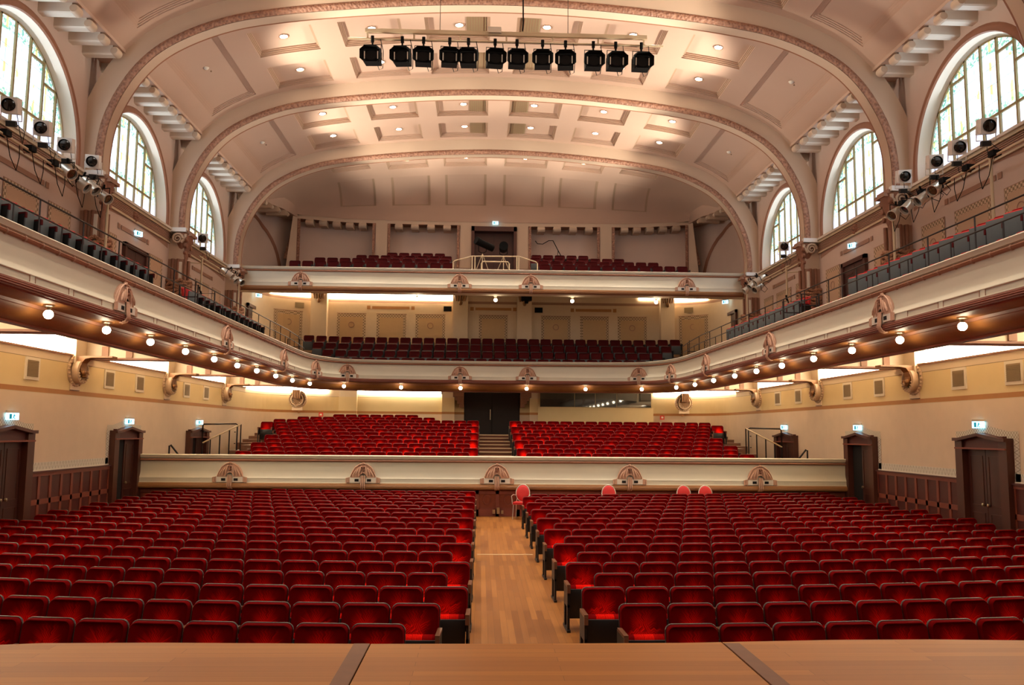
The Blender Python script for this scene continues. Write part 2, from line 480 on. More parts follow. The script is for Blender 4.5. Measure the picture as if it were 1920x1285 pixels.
for i in range(len(RIBY)):
    y0 = RIBY[i]+RIBD if i >= 0 else -6
    if i == len(RIBY)-1: break
    y1 = RIBY[i+1]; rec = []
    if i >= 2:
        for a, b in COFX:
            for s in (-1, 1):
                x0, x1 = (a, b) if s > 0 else (-b, -a)
                for p, q in ((-1.87, -.28), (-4.19, -2.62)): rec.append((x0, x1, y1+p, y1+q))
        for s in (-1, 1):
            x0, x1 = (8.2, 9.62) if s > 0 else (-9.62, -8.2)
            rec.append((x0, x1, y1-5.1, y1-.38, dict(depth=.10, inset=.20, steps=4)))
    patch(mb, S_main, -XE, XE, y0, y1, rec)
patch(mb, S_main, -XE, XE, -6, RIBY[0], [])
rec = []
for a, b in COFX[:2]:
    for s in (-1, 1):
        x0, x1 = (a, b) if s > 0 else (-b, -a)
        rec.append((x0, x1, 35.75, 37.25)); 
        rec.append((x0, x1, Y_AP+.42, Y_AP+1.42, dict(depth=.13, inset=.17, steps=3, nv=7, iv=.22)))
for s in (-1, 1):
    x0, x1 = (5.64, 7.3) if s > 0 else (-7.3, -5.64)
    rec.append((x0, x1, 35.4, 36.9, dict(steps=4)))
    rec.append((x0, x1, Y_AP+.40, Y_AP+1.42, dict(depth=.10, inset=.15, steps=3, nv=7, iv=.22)))
patch(mb, S_apse, -XE, XE, 34.12, Y_AP+1.75, rec, dv=.16)
# flat lunette soffits beside the vault
for s in (-1, 1):
    mb.face([(s*XE, -6, 9.87), (s*XE, 34.3, 9.87), (s*XE, 34.3, vz(XE)+.01), (s*XE, -6, vz(XE)+.01)])
    mb.face([(s*XE, -6, 9.87), (s*11.0, -6, 9.87), (s*11.0, 34.3, 9.87), (s*XE, 34.3, 9.87)])
    P = [(10.05, 34.1), (9.93, 36.0), (9.5, 36.9), (9.2, 38.3)]; Q = [(11.0, 34.1), (10.9, 36.4), (10.5, 38.0), (9.6, 39.2)]
    mb.grid([[(s*a, b, 9.87), (s*c, d, 9.87)] for (a, b), (c, d) in zip(P, Q)])
    mb.grid([[(s*a, b, 9.87), (s*a, b, vz(min(a, 10.0))+.05)] for (a, b) in P])
struct('ceiling', mb, 'cream vaulted ceiling with stepped coffers and ribs across the hall', smooth=28)

# transverse ribs
def arch_rib(y0, n):
    mb = MB().use('rib')
    inner = full(CUR); b2 = full(offset(CUR, .2)); b3 = full(offset(CUR, .75))
    yb = y0+RIBD
    mb.grid([[(p.x, y0, p.y) for p in b3], [(p.x, y0, p.y) for p in b2]])
    mb.grid([[(p.x, y0+.03, p.y) for p in inner], [(p.x, yb, p.y) for p in inner], [(p.x, yb, p.y) for p in b3]])
    # narrow beads at the far edge of the soffit
    mb.use('brown'); i2 = full(offset(CUR, -.018))
    mb.grid([[(p.x, yb-.05, p.y) for p in inner], [(p.x, yb-.025, p.y) for p in i2], [(p.x, yb+.004, p.y) for p in inner]])
    o = struct('trim_%d' % n, mb, ['nearest', 'second nearest', 'middle', 'second farthest', 'next to farthest', 'farthest'][n-1]+' cream transverse arch with a leaf band spanning the hall', smooth=35)
    mb = MB().use('leaf'); rows = []
    for k in range(7):
        a = k/6; d = .2*a; bul = .055*math.sin(PI*a)
        rows.append([(p.x, y0-bul+.01*(1-a), p.y) for p in full(offset(CUR, d))])
    mb.grid(rows); e = mb.build('leaf_band', o, 60); e['label'] = 'brown band of carved leaves'
for i, y in enumerate(RIBY): arch_rib(y, i+1)

# ---------------------------------------------------------------- side walls with windows
BAYC = [6.35, 12.48, 18.6, 24.73, 30.85]
ZC = 6.88; RW = 2.45
def side_upper(s):
    mb = MB().use('wallup'); X = s*10.96; top = 9.9
    edges = [-6, 3.3, 9.42, 15.54, 21.66, 27.79, 34.1]
    def q(y0, y1, z0, z1): mb.face([(X, y0, z0), (X, y1, z0), (X, y1, z1), (X, y0, z1)])
    for k in range(6):
        y0, y1 = edges[k], edges[k+1]
        if k < 2: q(y0, y1, 1.9, top); continue
        c = BAYC[k-1] if k-1 < 5 else None
        q(y0, y1, 1.9, 6.62); q(y0, c-RW, 6.62, top); q(c+RW, y1, 6.62, top)
        A = [(c+RW*math.cos(PI*t/28), ZC+RW*math.sin(PI*t/28)) for t in range(29)]
        mb.grid([[(X, a, z) for a, z in A], [(X, a, top) for a, z in A]])
    struct('wall_%s_upper' % SIDE[s], mb, '%s upper wall with the arched windows and painted panels' % SIDE[s])
    # moulding, reveal, sill and window, bay by bay
    for k, c in enumerate(BAYC[1:]):
        if k == 0: continue
        names = {1: 'nearest', 2: 'middle', 3: 'farthest'}[k]
        n = (k if s < 0 else k+3)
        w = sempty('window_%d' % n, '%s arched stained glass window in the %s wall' % (names, SIDE[s]), 'window', (s*11.3, c, ZC))
        A = [(-RW, 6.62-ZC)] + [(-RW*math.cos(PI*t/32), RW*math.sin(PI*t/32)) for t in range(33)] + [(RW, 6.62-ZC)]
        def arcpts(r, x, lo=6.62-ZC): return [(x, c-r, ZC+lo)]+[(x, c-r*math.cos(PI*t/32), ZC+r*math.sin(PI*t/32)) for t in range(33)]+[(x, c+r, ZC+lo)]
        mb = MB().use('white').grid([arcpts(RW, X), arcpts(RW-.01, X+s*.12), arcpts(RW-.05, X+s*.24), arcpts(RW-.10, X+s*.36)])
        mb.face([(X, c-RW, 6.62), (X, c+RW, 6.62), (X+s*.36, c+RW, 6.80), (X+s*.36, c-RW, 6.80)])
        mb.build('reveal', w, 40)['label'] = 'white splayed reveal'
        mb = MB().use('brown').grid([arcpts(RW, X), arcpts(RW+.02, X-s*.05), arcpts(RW+.10, X-s*.06), arcpts(RW+.17, X-s*.035), arcpts(RW+.21, X)])
        mb.build('arch_moulding', w, 50)
        mb = MB().use('frame'); X3 = s*11.3; R = 2.4
        def bar(y, z0, z1, wd=.06, dp=.05): mb.box(min(X3, X3-s*dp), max(X3, X3-s*dp), c+y-wd/2, c+y+wd/2, ZC+z0, ZC+z1)
        for y in (0, .625, 1.25, 1.875):
            for sg in ((-1, 1) if y else (1,)): bar(sg*y, -.06, math.sqrt(R*R-y*y))
        def tr(y0, y1, z, h=.06): mb.box(min(X3, X3-s*.045), max(X3, X3-s*.045), c+y0, c+y1, ZC+z-h/2, ZC+z+h/2)
        tr(-2.35, 2.35, -.04, .07); tr(-1.875, 1.875, .49)
        for sg in (-1, 1):
            tr(min(sg*1.25, sg*1.875), max(sg*1.25, sg*1.875), 1.45); tr(min(sg*.625, sg*1.25), max(sg*.625, sg*1.25), 1.92)
        mb.grid([arcpts(R-.06, X3-s*.05, -.06), arcpts(R, X3-s*.05, -.06), arcpts(R+.04, X3-s*.01, -.06)])
        mb.build('window_frame', w, 40)
        mb = MB().use('glassw'); g = [(X3, c+math.cos(PI*t/32)*R, ZC+math.sin(PI*t/32)*R) for t in range(33)]+[(X3, c-R, ZC-.06), (X3, c+R, ZC-.06)]
        mb.face(g); mb.build('stained_glass', w)['label'] = 'stained glass lit by daylight, green leaves and yellow pieces'
    # sill, reeded frieze
    mb = MB().use('white'); mb.box(min(X, X-s*.12), max(X, X-s*.12), -6, 34.1, 6.56, 6.63)
    mb.use('creamp').box(min(X, X-s*.07), max(X, X-s*.07), -6, 34.1, 6.48, 6.56)
    mb.use('pink')
    for i in range(6): mb.box(min(X, X-s*.03), max(X, X-s*.03), -6, 34.1, 6.19+i*.048, 6.19+i*.048+.03)
    mb.use('creamp').box(min(X, X-s*.06), max(X, X-s*.06), -6, 34.1, 6.12, 6.17)
    struct('trim_%d' % (7 if s < 0 else 8), mb, 'window sill and reeded frieze along the %s upper wall' % SIDE[s])
    # segmental pink field under the frieze, one per bay
    mb = MB().use('pink')
    for c in BAYC:
        lo = [(X-s*.008, c+t*2.7/8, 5.93+.17*(1-(t/8)**2)) for t in range(-8, 9)]
        mb.grid([lo, [(p[0], p[1], 6.14) for p in lo]])
    struct('trim_%d' % (9 if s < 0 else 10), mb, 'pinkish painted segments below the frieze on the %s wall' % SIDE[s])
for s in (-1, 1): side_upper(s)
bayname = {18.6: 'nearest', 24.73: 'middle', 30.85: 'farthest'}
for s in (-1, 1):
    for c in (18.6, 24.73, 30.85):   # leaf boss in the frieze
        mb = MB().use('cap'); X = s*10.93
        for a in range(8):
            t = a*PI/4; mb.lathe([(.0, -s*.07), (.055, -s*.05), (.07, 0)], (X, c+.1*math.cos(t), 6.3+.1*math.sin(t)), 'X', 8)
        mb.lathe([(.0, -s*.10), (.06, -s*.08), (.08, 0)], (X, c, 6.3), 'X', 8)
        tag(mb.build('leaf_boss', None, 60), 'brown leaf boss under the %s %s window' % (bayname[c], SIDE[s]), 'ornament', 'leaf bosses under the windows')
# painted panels on the upper walls
PAN = [(16.4, 17.47, 5.4), (17.98, 19.4, 5.4), (19.88, 20.93, 5.4), (22.57, 23.58, 5.43), (25.97, 27.0, 5.43), (28.66, 29.66, 5.43), (30.19, 31.69, 5.42), (32.1, 33.1, 5.42)]
for s in (-1, 1):
    for k, (a, b, z) in enumerate(PAN):
        X = s*10.95; mb = MB(); e = thing('wall_panel', '', 'wall panel', (X, (a+b)/2, 3.3), 'painted panels on the side walls')
        e['label'] = 'checker-bordered painted panel on the %s upper wall, %s from the stage' % (SIDE[s], ORD[k])
        x0, x1 = min(X, X-s*.012), max(X, X-s*.012)
        mb.use('pink').box(x0, x1, a-.02, b+.02, 3.3, z+.02); mb.build('panel_edge', e)
        x0, x1 = min(X, X-s*.016), max(X, X-s*.016)
        mb = MB().use('check').box(x0, x1, a, b, z-.13, z).box(x0, x1, a, a+.11, 3.3, z-.13).box(x0, x1, b-.11, b, 3.3, z-.13)
        mb.build('checkered_border', e)
        mb = MB().use('panel').box(x0, x1, a+.11, b-.11, 3.3, z-.13); mb.build('panel_field', e)
        if k not in (1, 6):
            mb = MB().use('pink'); c = (a+b)/2
            mb.tube([(X-s*.018, c+.13*math.cos(t*PI/8), 4.85+.13*math.sin(t*PI/8)) for t in range(17)], .012, 5); mb.build('painted_ring', e)
    for k, (a, b) in enumerate(((17.76, 19.6), (23.87, 25.65), (30.0, 31.87))):
        X = s*10.95; x0, x1 = min(X, X-s*.012), max(X, X-s*.012)
        mb = MB().use('pink').box(x0, x1, a, b, 5.70, 5.82).box(x0, x1, a-.22, a-.08, 5.69, 5.83).box(x0, x1, b+.08, b+.22, 5.69, 5.83)
        tag(mb.build('painted_strip'), 'pinkish painted strip with end squares under the %s %s window' % (['nearest', 'middle', 'farthest'][k], SIDE[s]), 'wall strip', 'painted strips')
# rounded beams over the windows
mbp = MB().use('white')
prof = [(-.13, .25), (-.13, .03), (-.10, 0), (.10, 0), (.13, .03), (.13, .25)]
mbp.grid([[(0, a, b) for a, b in prof], [(.78, a, b) for a, b in prof]])
mbp.face([(0, a, b) for a, b in prof])
beam_me = mbp.build('ceiling_beam', local=True)
mbp = MB().use('rib'); mbp.lathe([(.0, -.15), (.09, -.15), (.115, -.11), (.115, .11), (.09, .15), (0, .15)], (.82, 0, .11), 'Y', 14)
beam_cap = mbp.build('beam_scroll', beam_me, 40, local=True); beam_cap['label'] = 'rounded pinkish beam end'
first = True
for s in (-1, 1):
    for bi, c in enumerate((18.6, 24.73, 30.85)):
        for k in range(8):
            o = beam_me if first else copy_tree(beam_me)
            first = False
            o.location = (s*10.96, c+(k-3.5)*.72, 9.62); o.scale = (1, 1, 1); o.rotation_euler = (0, 0, 0 if s < 0 else PI)
            tag(o, 'white beam with rounded end over the %s %s window, %s from the stage' % (['nearest', 'middle', 'farthest'][bi], SIDE[s], ORD[k]), 'ceiling beam', 'white beams over the side windows')

# piers, capitals and columns
def pier(s, y0, nm):
    X0, X1 = s*10.47, s*10.97
    mb = MB().use('rib'); pts = [Vector((s*p.x, p.y)) for p in offset(CUR, .2) if p.y < 9.9]
    mb.box(min(X0, X1), max(X0, X1), y0+.02, y0+RIBD-.01, 2.4, 6.3)
    struct('trim_%d' % (20+int(y0)+(0 if s < 0 else 30)), mb, '%s pier of the upper wall behind the %s column' % (nm, SIDE[s]))
    e = thing('wall_column', 'carved brown column with scroll capital under the %s arch on the %s wall' % (nm, SIDE[s]), 'column', (s*10.5, y0+.2, 3.2), 'carved columns under the arches')
    yc = y0+.05
    mb = MB().use('whitem').box(min(s*10.38, s*11), max(s*10.38, s*11), y0-.14, y0+.02, 6.50, 6.64); mb.build('abacus', e)['label'] = 'white abacus slab'
    mb = MB().use('pink').box(min(s*10.30, s*10.5), max(s*10.30, s*10.5), y0-.05, y0+.55, 6.46, 6.56)
    mb.box(min(s*10.22, s*10.5), max(s*10.22, s*10.5), y0-.02, y0+.52, 6.38, 6.47); mb.build('cornice', e)
    mb = MB().use('cap')
    mb.lathe([(.0, 5.45), (.10, 5.5), (.17, 5.7), (.15, 5.85), (.22, 6.05), (.29, 6.3), (.33, 6.47)], (s*10.55, y0+.2, 0), 'Z', 16)
    for dy in (-.02, .42):
        for a in range(3):
            mb.lathe([(0, -.05), (.09-.015*a, -.04), (.11-.02*a, .0), (.09-.015*a, .04), (0, .05)], (s*(10.38+.02*a), y0+dy, 6.28-.23*a), 'X', 12)
    mb.build('capital', e, 50)
    mb = MB().use('capl'); rows = []
    sp = [(s*(10.66)+.19*(1-t/26)*math.cos(t*.55), y0-.10, 6.27+.19*(1-t/26)*math.sin(t*.55)) for t in range(24)]
    mb.tube(sp, [.045*(1-t/40) for t in range(24)], 8)
    mb.tube([(s*10.40, y0-.08-.0*t, 6.42-.04*t) for t in range(4)]+[(s*(10.42+.04*t), y0-.07, 6.3-.05*t) for t in range(4)], .05, 7)
    mb.build('scroll', e, 60)['label'] = 'pale spiral scroll'
    mb = MB().use('cap')
    for dx, dy in ((10.42, .05), (10.42, .38), (10.62, -.02), (10.8, -.02)):
        mb.tube([(s*dx, y0+dy, 3.3), (s*dx, y0+dy, 5.6)], .055, 9)
    mb.use('pink').box(min(s*10.46, s*10.96), max(s*10.46, s*10.96), y0-.0, y0+.44, 3.3, 5.6)
    mb.use('white').box(min(s*10.5, s*10.58), max(s*10.5, s*10.58), y0-.06, y0, 3.3, 5.5).use('cap')
    mb.build('shaft', e, 60)
    mb = MB().use('leafs')
    for j in range(5):
        z = 4.42+.105*j
        P = [(10.96, -.09), (10.8, -.13), (10.65, -.15), (10.5, -.12), (10.38, -.06), (10.30, .06), (10.27, .2), (10.29, .32), (10.33, .42), (10.46, .50)]
        mb.tube([(s*a, y0+b, z+.05*math.sin(i*2.4+j*1.7)) for i, (a, b) in enumerate(P)], .062, 8)
    for dx, dy in ((10.38, -.04), (10.6, -.09), (10.38, .42)):
        mb.lathe([(0, 4.1), (.06, 4.15), (.07, 4.3), (.05, 4.42)], (s*dx, y0+dy, 0), 'Z', 8)
    mb.build('carved_knot', e, 60)['label'] = 'carved band of knotted ropes'
for s in (-1, 1):
    for y0, nm in ((21.45, 'second'), (27.55, 'third'), (33.7, 'farthest')): pier(s, y0, nm)

# ---------------------------------------------------------------- swept balcony fronts
def prof_front():
    P = [('face', [(-.22, 0), (.05, 0), (.065, -.02), (.05, -.045), (.035, -.10), (.0, -.115), (-.01, -.125)]),
         ('brown', [(-.01, -.125), (.03, -.13), (.05, -.155), (.035, -.185), (-.01, -.197)]),
         ('face', [(-.01, -.197), (-.015, -.46), (-.005, -.54), (.03, -.625), (.05, -.665), (.053, -.67), (.053, -.68), (.045, -.682), (.05, -.79), (.062, -.795), (.062, -.81)])]
    R = []
    cx = [(.06, -.81), (.085, -.835), (.10, -.865), (.103, -.895), (.09, -.925), (.06, -.95), (.015, -.965)]
    for i in range(len(cx)-1):
        (a, b), (c, d) = cx[i], cx[i+1]; n = Vector((b-d, -(a-c))).normalized()
        if n.x < 0: n = -n
        R += [(a, b), (a*.6+c*.4+n.x*.014, b*.6+d*.4+n.y*.014-.004)]
    R.append(cx[-1]); P.append(('reed', R)); return P
FRONT = prof_front()
def sweep(mb, prof, path, z, skip=()):
    """path: list of ((x, y), (nx, ny)); prof d measured along n (towards the hall)"""
    for m, pts in prof:
        mb.use(m)
        mb.grid([[(x+nx*d, y+ny*d, z+h) for d, h in pts] for (x, y), (nx, ny) in path])
def path_normals(P, sgn=1):
    out = []
    for i, p in enumerate(P):
        a = Vector(P[max(i-1, 0)]); b = Vector(P[min(i+1, len(P)-1)]); t = (b-a).normalized()
        out.append((p, (sgn*t.y, -sgn*t.x)))
    return out
Lq = [(7.42, 31.0), (7.40, 32.0), (7.31, 32.9), (7.12, 33.7), (6.8, 34.45), (6.3, 35.0), (5.5, 35.3), (4.2, 35.45), (2.1, 35.55), (0, 35.58)]
def dense(P, n=4):
    V = [Vector(p) for p in P]; V = [2*V[0]-V[1]]+V+[Vector((-V[-2][0], V[-2][1]))]; o = []
    for i in range(1, len(V)-2):
        for k in range(n):
            t = k/n; p0, p1, p2, p3 = V[i-1:i+3]
            q = .5*((2*p1)+(-p0+p2)*t+(2*p0-5*p1+4*p2-p3)*t*t+(-p0+3*p1-3*p2+p3)*t**3); o.append((q.x, q.y))
    o.append(tuple(V[-2])); return o
RQ = dense(Lq)
RPATH = [(7.42, y) for y in (-5.5, 0, 6, 12, 18, 24, 28, 30)] + RQ          # right half, from the stage to the middle
B1 = [(x, y) for x, y in RPATH] + [(-x, y) for x, y in reversed(RPATH[:-1])]
B1P = path_normals(B1, -1)
ZB = 2.98
mb = MB(); sweep(mb, FRONT, B1P, ZB)
sof = [('soffit', [(.015, -.965), (-.03, -.985), (-.42, -.985)]), ('brown', [(-.42, -.985), (-.44, -1.03), (-.46, -1.04)]),
       ('soffit', [(-.46, -1.04), (-.50, -1.12), (-.60, -1.19), (-.74, -1.235), (-.80, -1.24)]), ('reed', [(-.80, -1.24), (-.82, -1.27), (-.90, -1.285), (-.93, -1.285)]), ('cream', [(-.93, -1.285), (-.95, -1.28), (-.95, -.55)])]
sweep(mb, sof, B1P, ZB)
sweep(mb, [('face', [(-.22, 0), (-.22, -.5)])], B1P, ZB)
struct('trim_60', mb, 'horseshoe balcony front with white face and reeded brown edge', smooth=35)
# small panel frames on the side fronts (raised lines)
mb = MB().use('pink')
for s in (-1, 1):
    y = 8.0
    while y < 30:
        near = min(abs(y+.6-o) for o in (9.6, 15.99, 22.45, 28.9))
        if near > .9:
            X = s*(7.42-.058); x0, x1 = min(X, X+s*.012), max(X, X+s*.012)
            mb.box(x0, x1, y, y+1.05, ZB-.695, ZB-.685).box(x0, x1, y, y+.012, ZB-.79, ZB-.69).box(x0, x1, y+1.04, y+1.05, ZB-.79, ZB-.69)
        y += 1.2
struct('trim_61', mb, 'fine panel outlines along the side balcony fronts')
# collars on the brown moulding
mb = MB().use('pink')
for s in (-1, 1):
    for k in range(46):
        y = 8+k*.5; mb.tube([(s*7.42, y-.02, ZB-.158), (s*7.42, y+.02, ZB-.158)], .052, 8)
struct('trim_62', mb, 'pale collars along the brown moulding of the side fronts', smooth=50)

def ornament(loc, rz, label, group):
    """cartouche; local x along the front, -y towards the hall, z=0 at the rail top"""
    e = thing('balcony_ornament', label, 'ornament', loc, group); e.rotation_euler = (0, 0, rz)
    mb = MB().use('orn'); n = 14
    out = [(-(.33+.035*abs(math.cos(PI*t/n))**6)*math.cos(PI*t/n), 0, -.64+.41*math.sin(PI*t/n)**.9) for t in range(n+1)]
    rows = [[(x*k, -.03-.09*(1-k)**.6-.10*max(0, (-.50-(-.64+(z+.64)*k)))*0, -.64+(z+.64)*k) for x, _, z in out] for k in (1, .97, .85, .6, .3)]
    mb.grid([[(x, .04, z) for x, _, z in out]]+rows)
    for sg in (-1, 1):
        for a in range(3):
            mb.tube([(sg*(.05+.07*a), -.11, -.31-.05*a), (sg*(.10+.085*a), -.12, -.46-.035*a), (sg*(.12+.09*a), -.12, -.60)], [.016, .026, .014], 6)
        mb.tube([(sg*.37, -.06, -.63), (sg*.32, -.07, -.50), (sg*.24, -.07, -.35), (sg*.11, -.07, -.26), (0, -.07, -.235)], .018, 7)
    mb.lathe([(0, -.20), (.035, -.2), (.05, -.235), (.03, -.27)], (0, -.05, 0), 'Z', 8)
    mb.build('arched_relief', e, 55, local=True)
    mb = MB().use('cap')
    for p in ((-.03, -.33), (.03, -.33), (0, -.37), (0, -.43)): mb.lathe([(0, -.15), (.03, -.13), (.04, -.09)], (p[0], 0, p[1]), 'Y', 8)
    mb.build('flower', e, 60, local=True)
    for sg in (-1, 1):
        mb = MB().use('white'); x0, x1 = sorted((sg*.08, sg*.38)); mb.box(x0, x1, -.10, .02, -.79, -.645)
        o = mb.build('block', e, local=True); o['label'] = 'white block with a dark square'
        mb = MB().use('void'); x0, x1 = sorted((sg*.12, sg*.24)); mb.box(x0, x1, -.106, -.09, -.755, -.68); mb.build('dark_square', o, local=True)
        mb = MB().use('orn')
        for a in range(3): mb.tube([(sg*(.40+.042*a), -.085, -.80), (sg*(.40+.042*a), -.085, -.63-.01*a)], .021, 7)
        mb.build('side_scroll', e, 60, local=True)
    mb = MB().use('orn')
    for x in (-.05, 0, .05):
        mb.tube([(x, -.11, -.58), (x, -.125, -.70), (x, -.13, -.80), (x, -.15, -.88), (x, -.10, -.955), (x, -.0, -.98)], .021, 7)
    mb.build('triple_rib', e, 60, local=True)
    return e
o0 = ornament((0, 0, 0), 0, '', '')
def put_orn(loc, rz, label, group, first=[True]):
    o = o0 if first[0] else copy_tree(o0)
    first[0] = False
    o.location = loc; o.rotation_euler = (0, 0, rz); o['label'] = label; o['group'] = group
for s in (-1, 1):
    for k, y in enumerate((15.99, 22.45, 28.95)):
        put_orn((s*7.42, y, ZB), s*PI/2*1.0 if False else (-PI/2 if s > 0 else PI/2), 'carved cartouche on the %s side balcony front, %s from the stage' % (SIDE[s], ORD[k]), 'cartouches on the side balcony fronts')
    put_orn((s*7.20, 33.45, ZB), (-PI/2 if s > 0 else PI/2)*.83, 'carved cartouche on the %s curved corner of the lower balcony front' % SIDE[s], 'cartouches on the lower balcony corners')
    put_orn((s*6.18, 35.08, ZB), -s*.45, 'carved cartouche at the %s end of the lower rear balcony front' % SIDE[s], 'cartouches on the lower rear balcony')
    put_orn((s*1.44, 35.56, ZB), 0, 'carved cartouche %s of the middle of the lower rear balcony front' % SIDE[s], 'cartouches on the lower rear balcony')
    put_orn((s*1.48, 34.2, 6.71), 0, 'carved cartouche %s of the middle of the upper balcony front' % SIDE[s], 'cartouches on the upper balcony')
    put_orn((s*8.03, 34.2, 6.71), 0, 'carved cartouche at the %s end of the upper balcony front' % SIDE[s], 'cartouches on the upper balcony')
for k, x in enumerate((-7.83, -3.97, -.04, 3.9, 7.82)):
    put_orn((x, 24.9, -.74), 0, 'carved cartouche on the stalls parapet, %s' % ['leftmost', 'second from the left', 'middle one', 'second from the right', 'rightmost'][k], 'cartouches on the stalls parapet')
# stalls parapet and upper balcony front
pp = [((x, 24.9), (0, -1)) for x in (10.6, 5, 0, -5, -10.6)]
FRT = [('tan' if m == 'reed' else m, p) for m, p in FRONT]
mb = MB(); sweep(mb, FRT, pp, -.74); sweep(mb, [('dadol', [(.015, -.965), (-.12, -.97), (-.14, -1.0), (-.14, -1.76)]), ('face', [(-.22, 0), (-.22, -.71)])], pp, -.74)
struct('trim_63', mb, 'long white parapet in front of the raised rear stalls', smooth=35)
pp = [((x, 34.2), (0, -1)) for x in (10.55, 5, 0, -5, -10.55)]
mb = MB(); sweep(mb, FRT, pp, 6.71)
sweep(mb, [('brown', [(.015, -.965), (-.05, -.975), (-.05, -1.0)]), ('cream', [(-.05, -1.0), (-.6, -1.01), (-.65, -.98)]), ('cream', [(-.65, -.98), (-.9, -.6), (-1.6, -.45), (-1.62, -.10)]), ('face', [(-.22, 0), (-.22, -.4)])], pp, 6.71)
struct('trim_64', mb, 'upper balcony front across the rear of the hall', smooth=35)
# ---------------------------------------------------------------- lower hall
YS = 6.3
FP = [(-12, 5.6), (-3.97, 6.29), (-3.7, 6.336), (-2.86, 6.347), (-1.54, 6.31), (-1.33, 6.305)]
FPc = [(-1.33, 6.305), (-.3, 6.305), (.97, 6.323), (1.27, 6.345)]
FPr = [(1.27, 6.345), (2.16, 6.41), (2.9, 6.42), (3.6, 6.39), (12, 5.6)]
def stage_part(P, nm, lab, strip=None):
    mb = MB().use('stage'); lo = [(P[0][0], -6), (P[-1][0], -6)]
    x0, x1 = P[0][0]+.004, P[-1][0]-.004
    Q = [(max(x0, min(x1, x)), y) for x, y in P]
    mb.face([(x0, -6, -1.55), (x1, -6, -1.55)]+[(x, y, -1.55) for x, y in reversed(Q)])
    mb.use('stagee').grid([[(x, y, -1.55) for x, y in Q], [(x, y+.015, -1.56) for x, y in Q], [(x, y+.015, -1.60) for x, y in Q], [(x, y-.03, -1.62) for x, y in Q]])
    mb.use('dado').grid([[(x, y-.03, -1.62) for x, y in Q], [(x, y-.03, FLOOR) for x, y in Q]])
    o = struct(nm, mb, lab)
    if strip:
        a, b = strip; mb = MB().use('stagee').box(a, b, -6, 6.30, -1.556, -1.546); mb.build('edge_board', o)['label'] = 'darker edge board'
stage_part(FP, 'stage_floor', 'left part of the wooden stage floor', (-1.45, -1.335))
stage_part(FPc, 'stage_floor', 'middle part of the wooden stage floor')
stage_part(FPr, 'stage_floor', 'right part of the wooden stage floor', (1.275, 1.39))
mb = MB().use('plank'); mb.face([(-10.7, 5, FLOOR), (10.7, 5, FLOOR), (10.7, 25.1, FLOOR), (-10.7, 25.1, FLOOR)])
struct('floor', mb, 'worn wooden plank floor of the hall')
mb = MB().use('tread').box(-.58, .55, 17.3, 17.36, FLOOR, FLOOR+.004); struct('trim_65', mb, 'thin pale strip across the middle aisle')
# walls: plan of the right half, lower hall
LW = [(10.6, -6), (10.6, 36.0), (10.5, 37.2), (10.1, 38.3), (9.3, 39.1), (8.3, 39.7), (7.2, 40.1), (5, 40.3), (0, 40.35)]
DOORS = [(17.12, 19.02), (23.11, 24.98), (28.99, 30.99)]
LAY = [('wallbei', FLOOR, .78), ('creamp', .78, .80), ('band', .80, .91), ('wallyel', .91, 1.57), ('vent', 1.57, 1.585), ('cream', 1.585, 1.76)]
def densep(P, st=1.0):
    o = [P[0]]
    for a, b in zip(P, P[1:]):
        n = max(1, int(math.dist(a, b)/st)) if abs(a[0]-b[0]) > .01 else 1
        o += [(a[0]+(b[0]-a[0])*k/n, a[1]+(b[1]-a[1])*k/n) for k in range(1, n+1)]
    return o
CURV = [p for p in dense(LW[1:], 4)]
ISP = max(i for i, p in enumerate(CURV) if p[0] > 7.2)
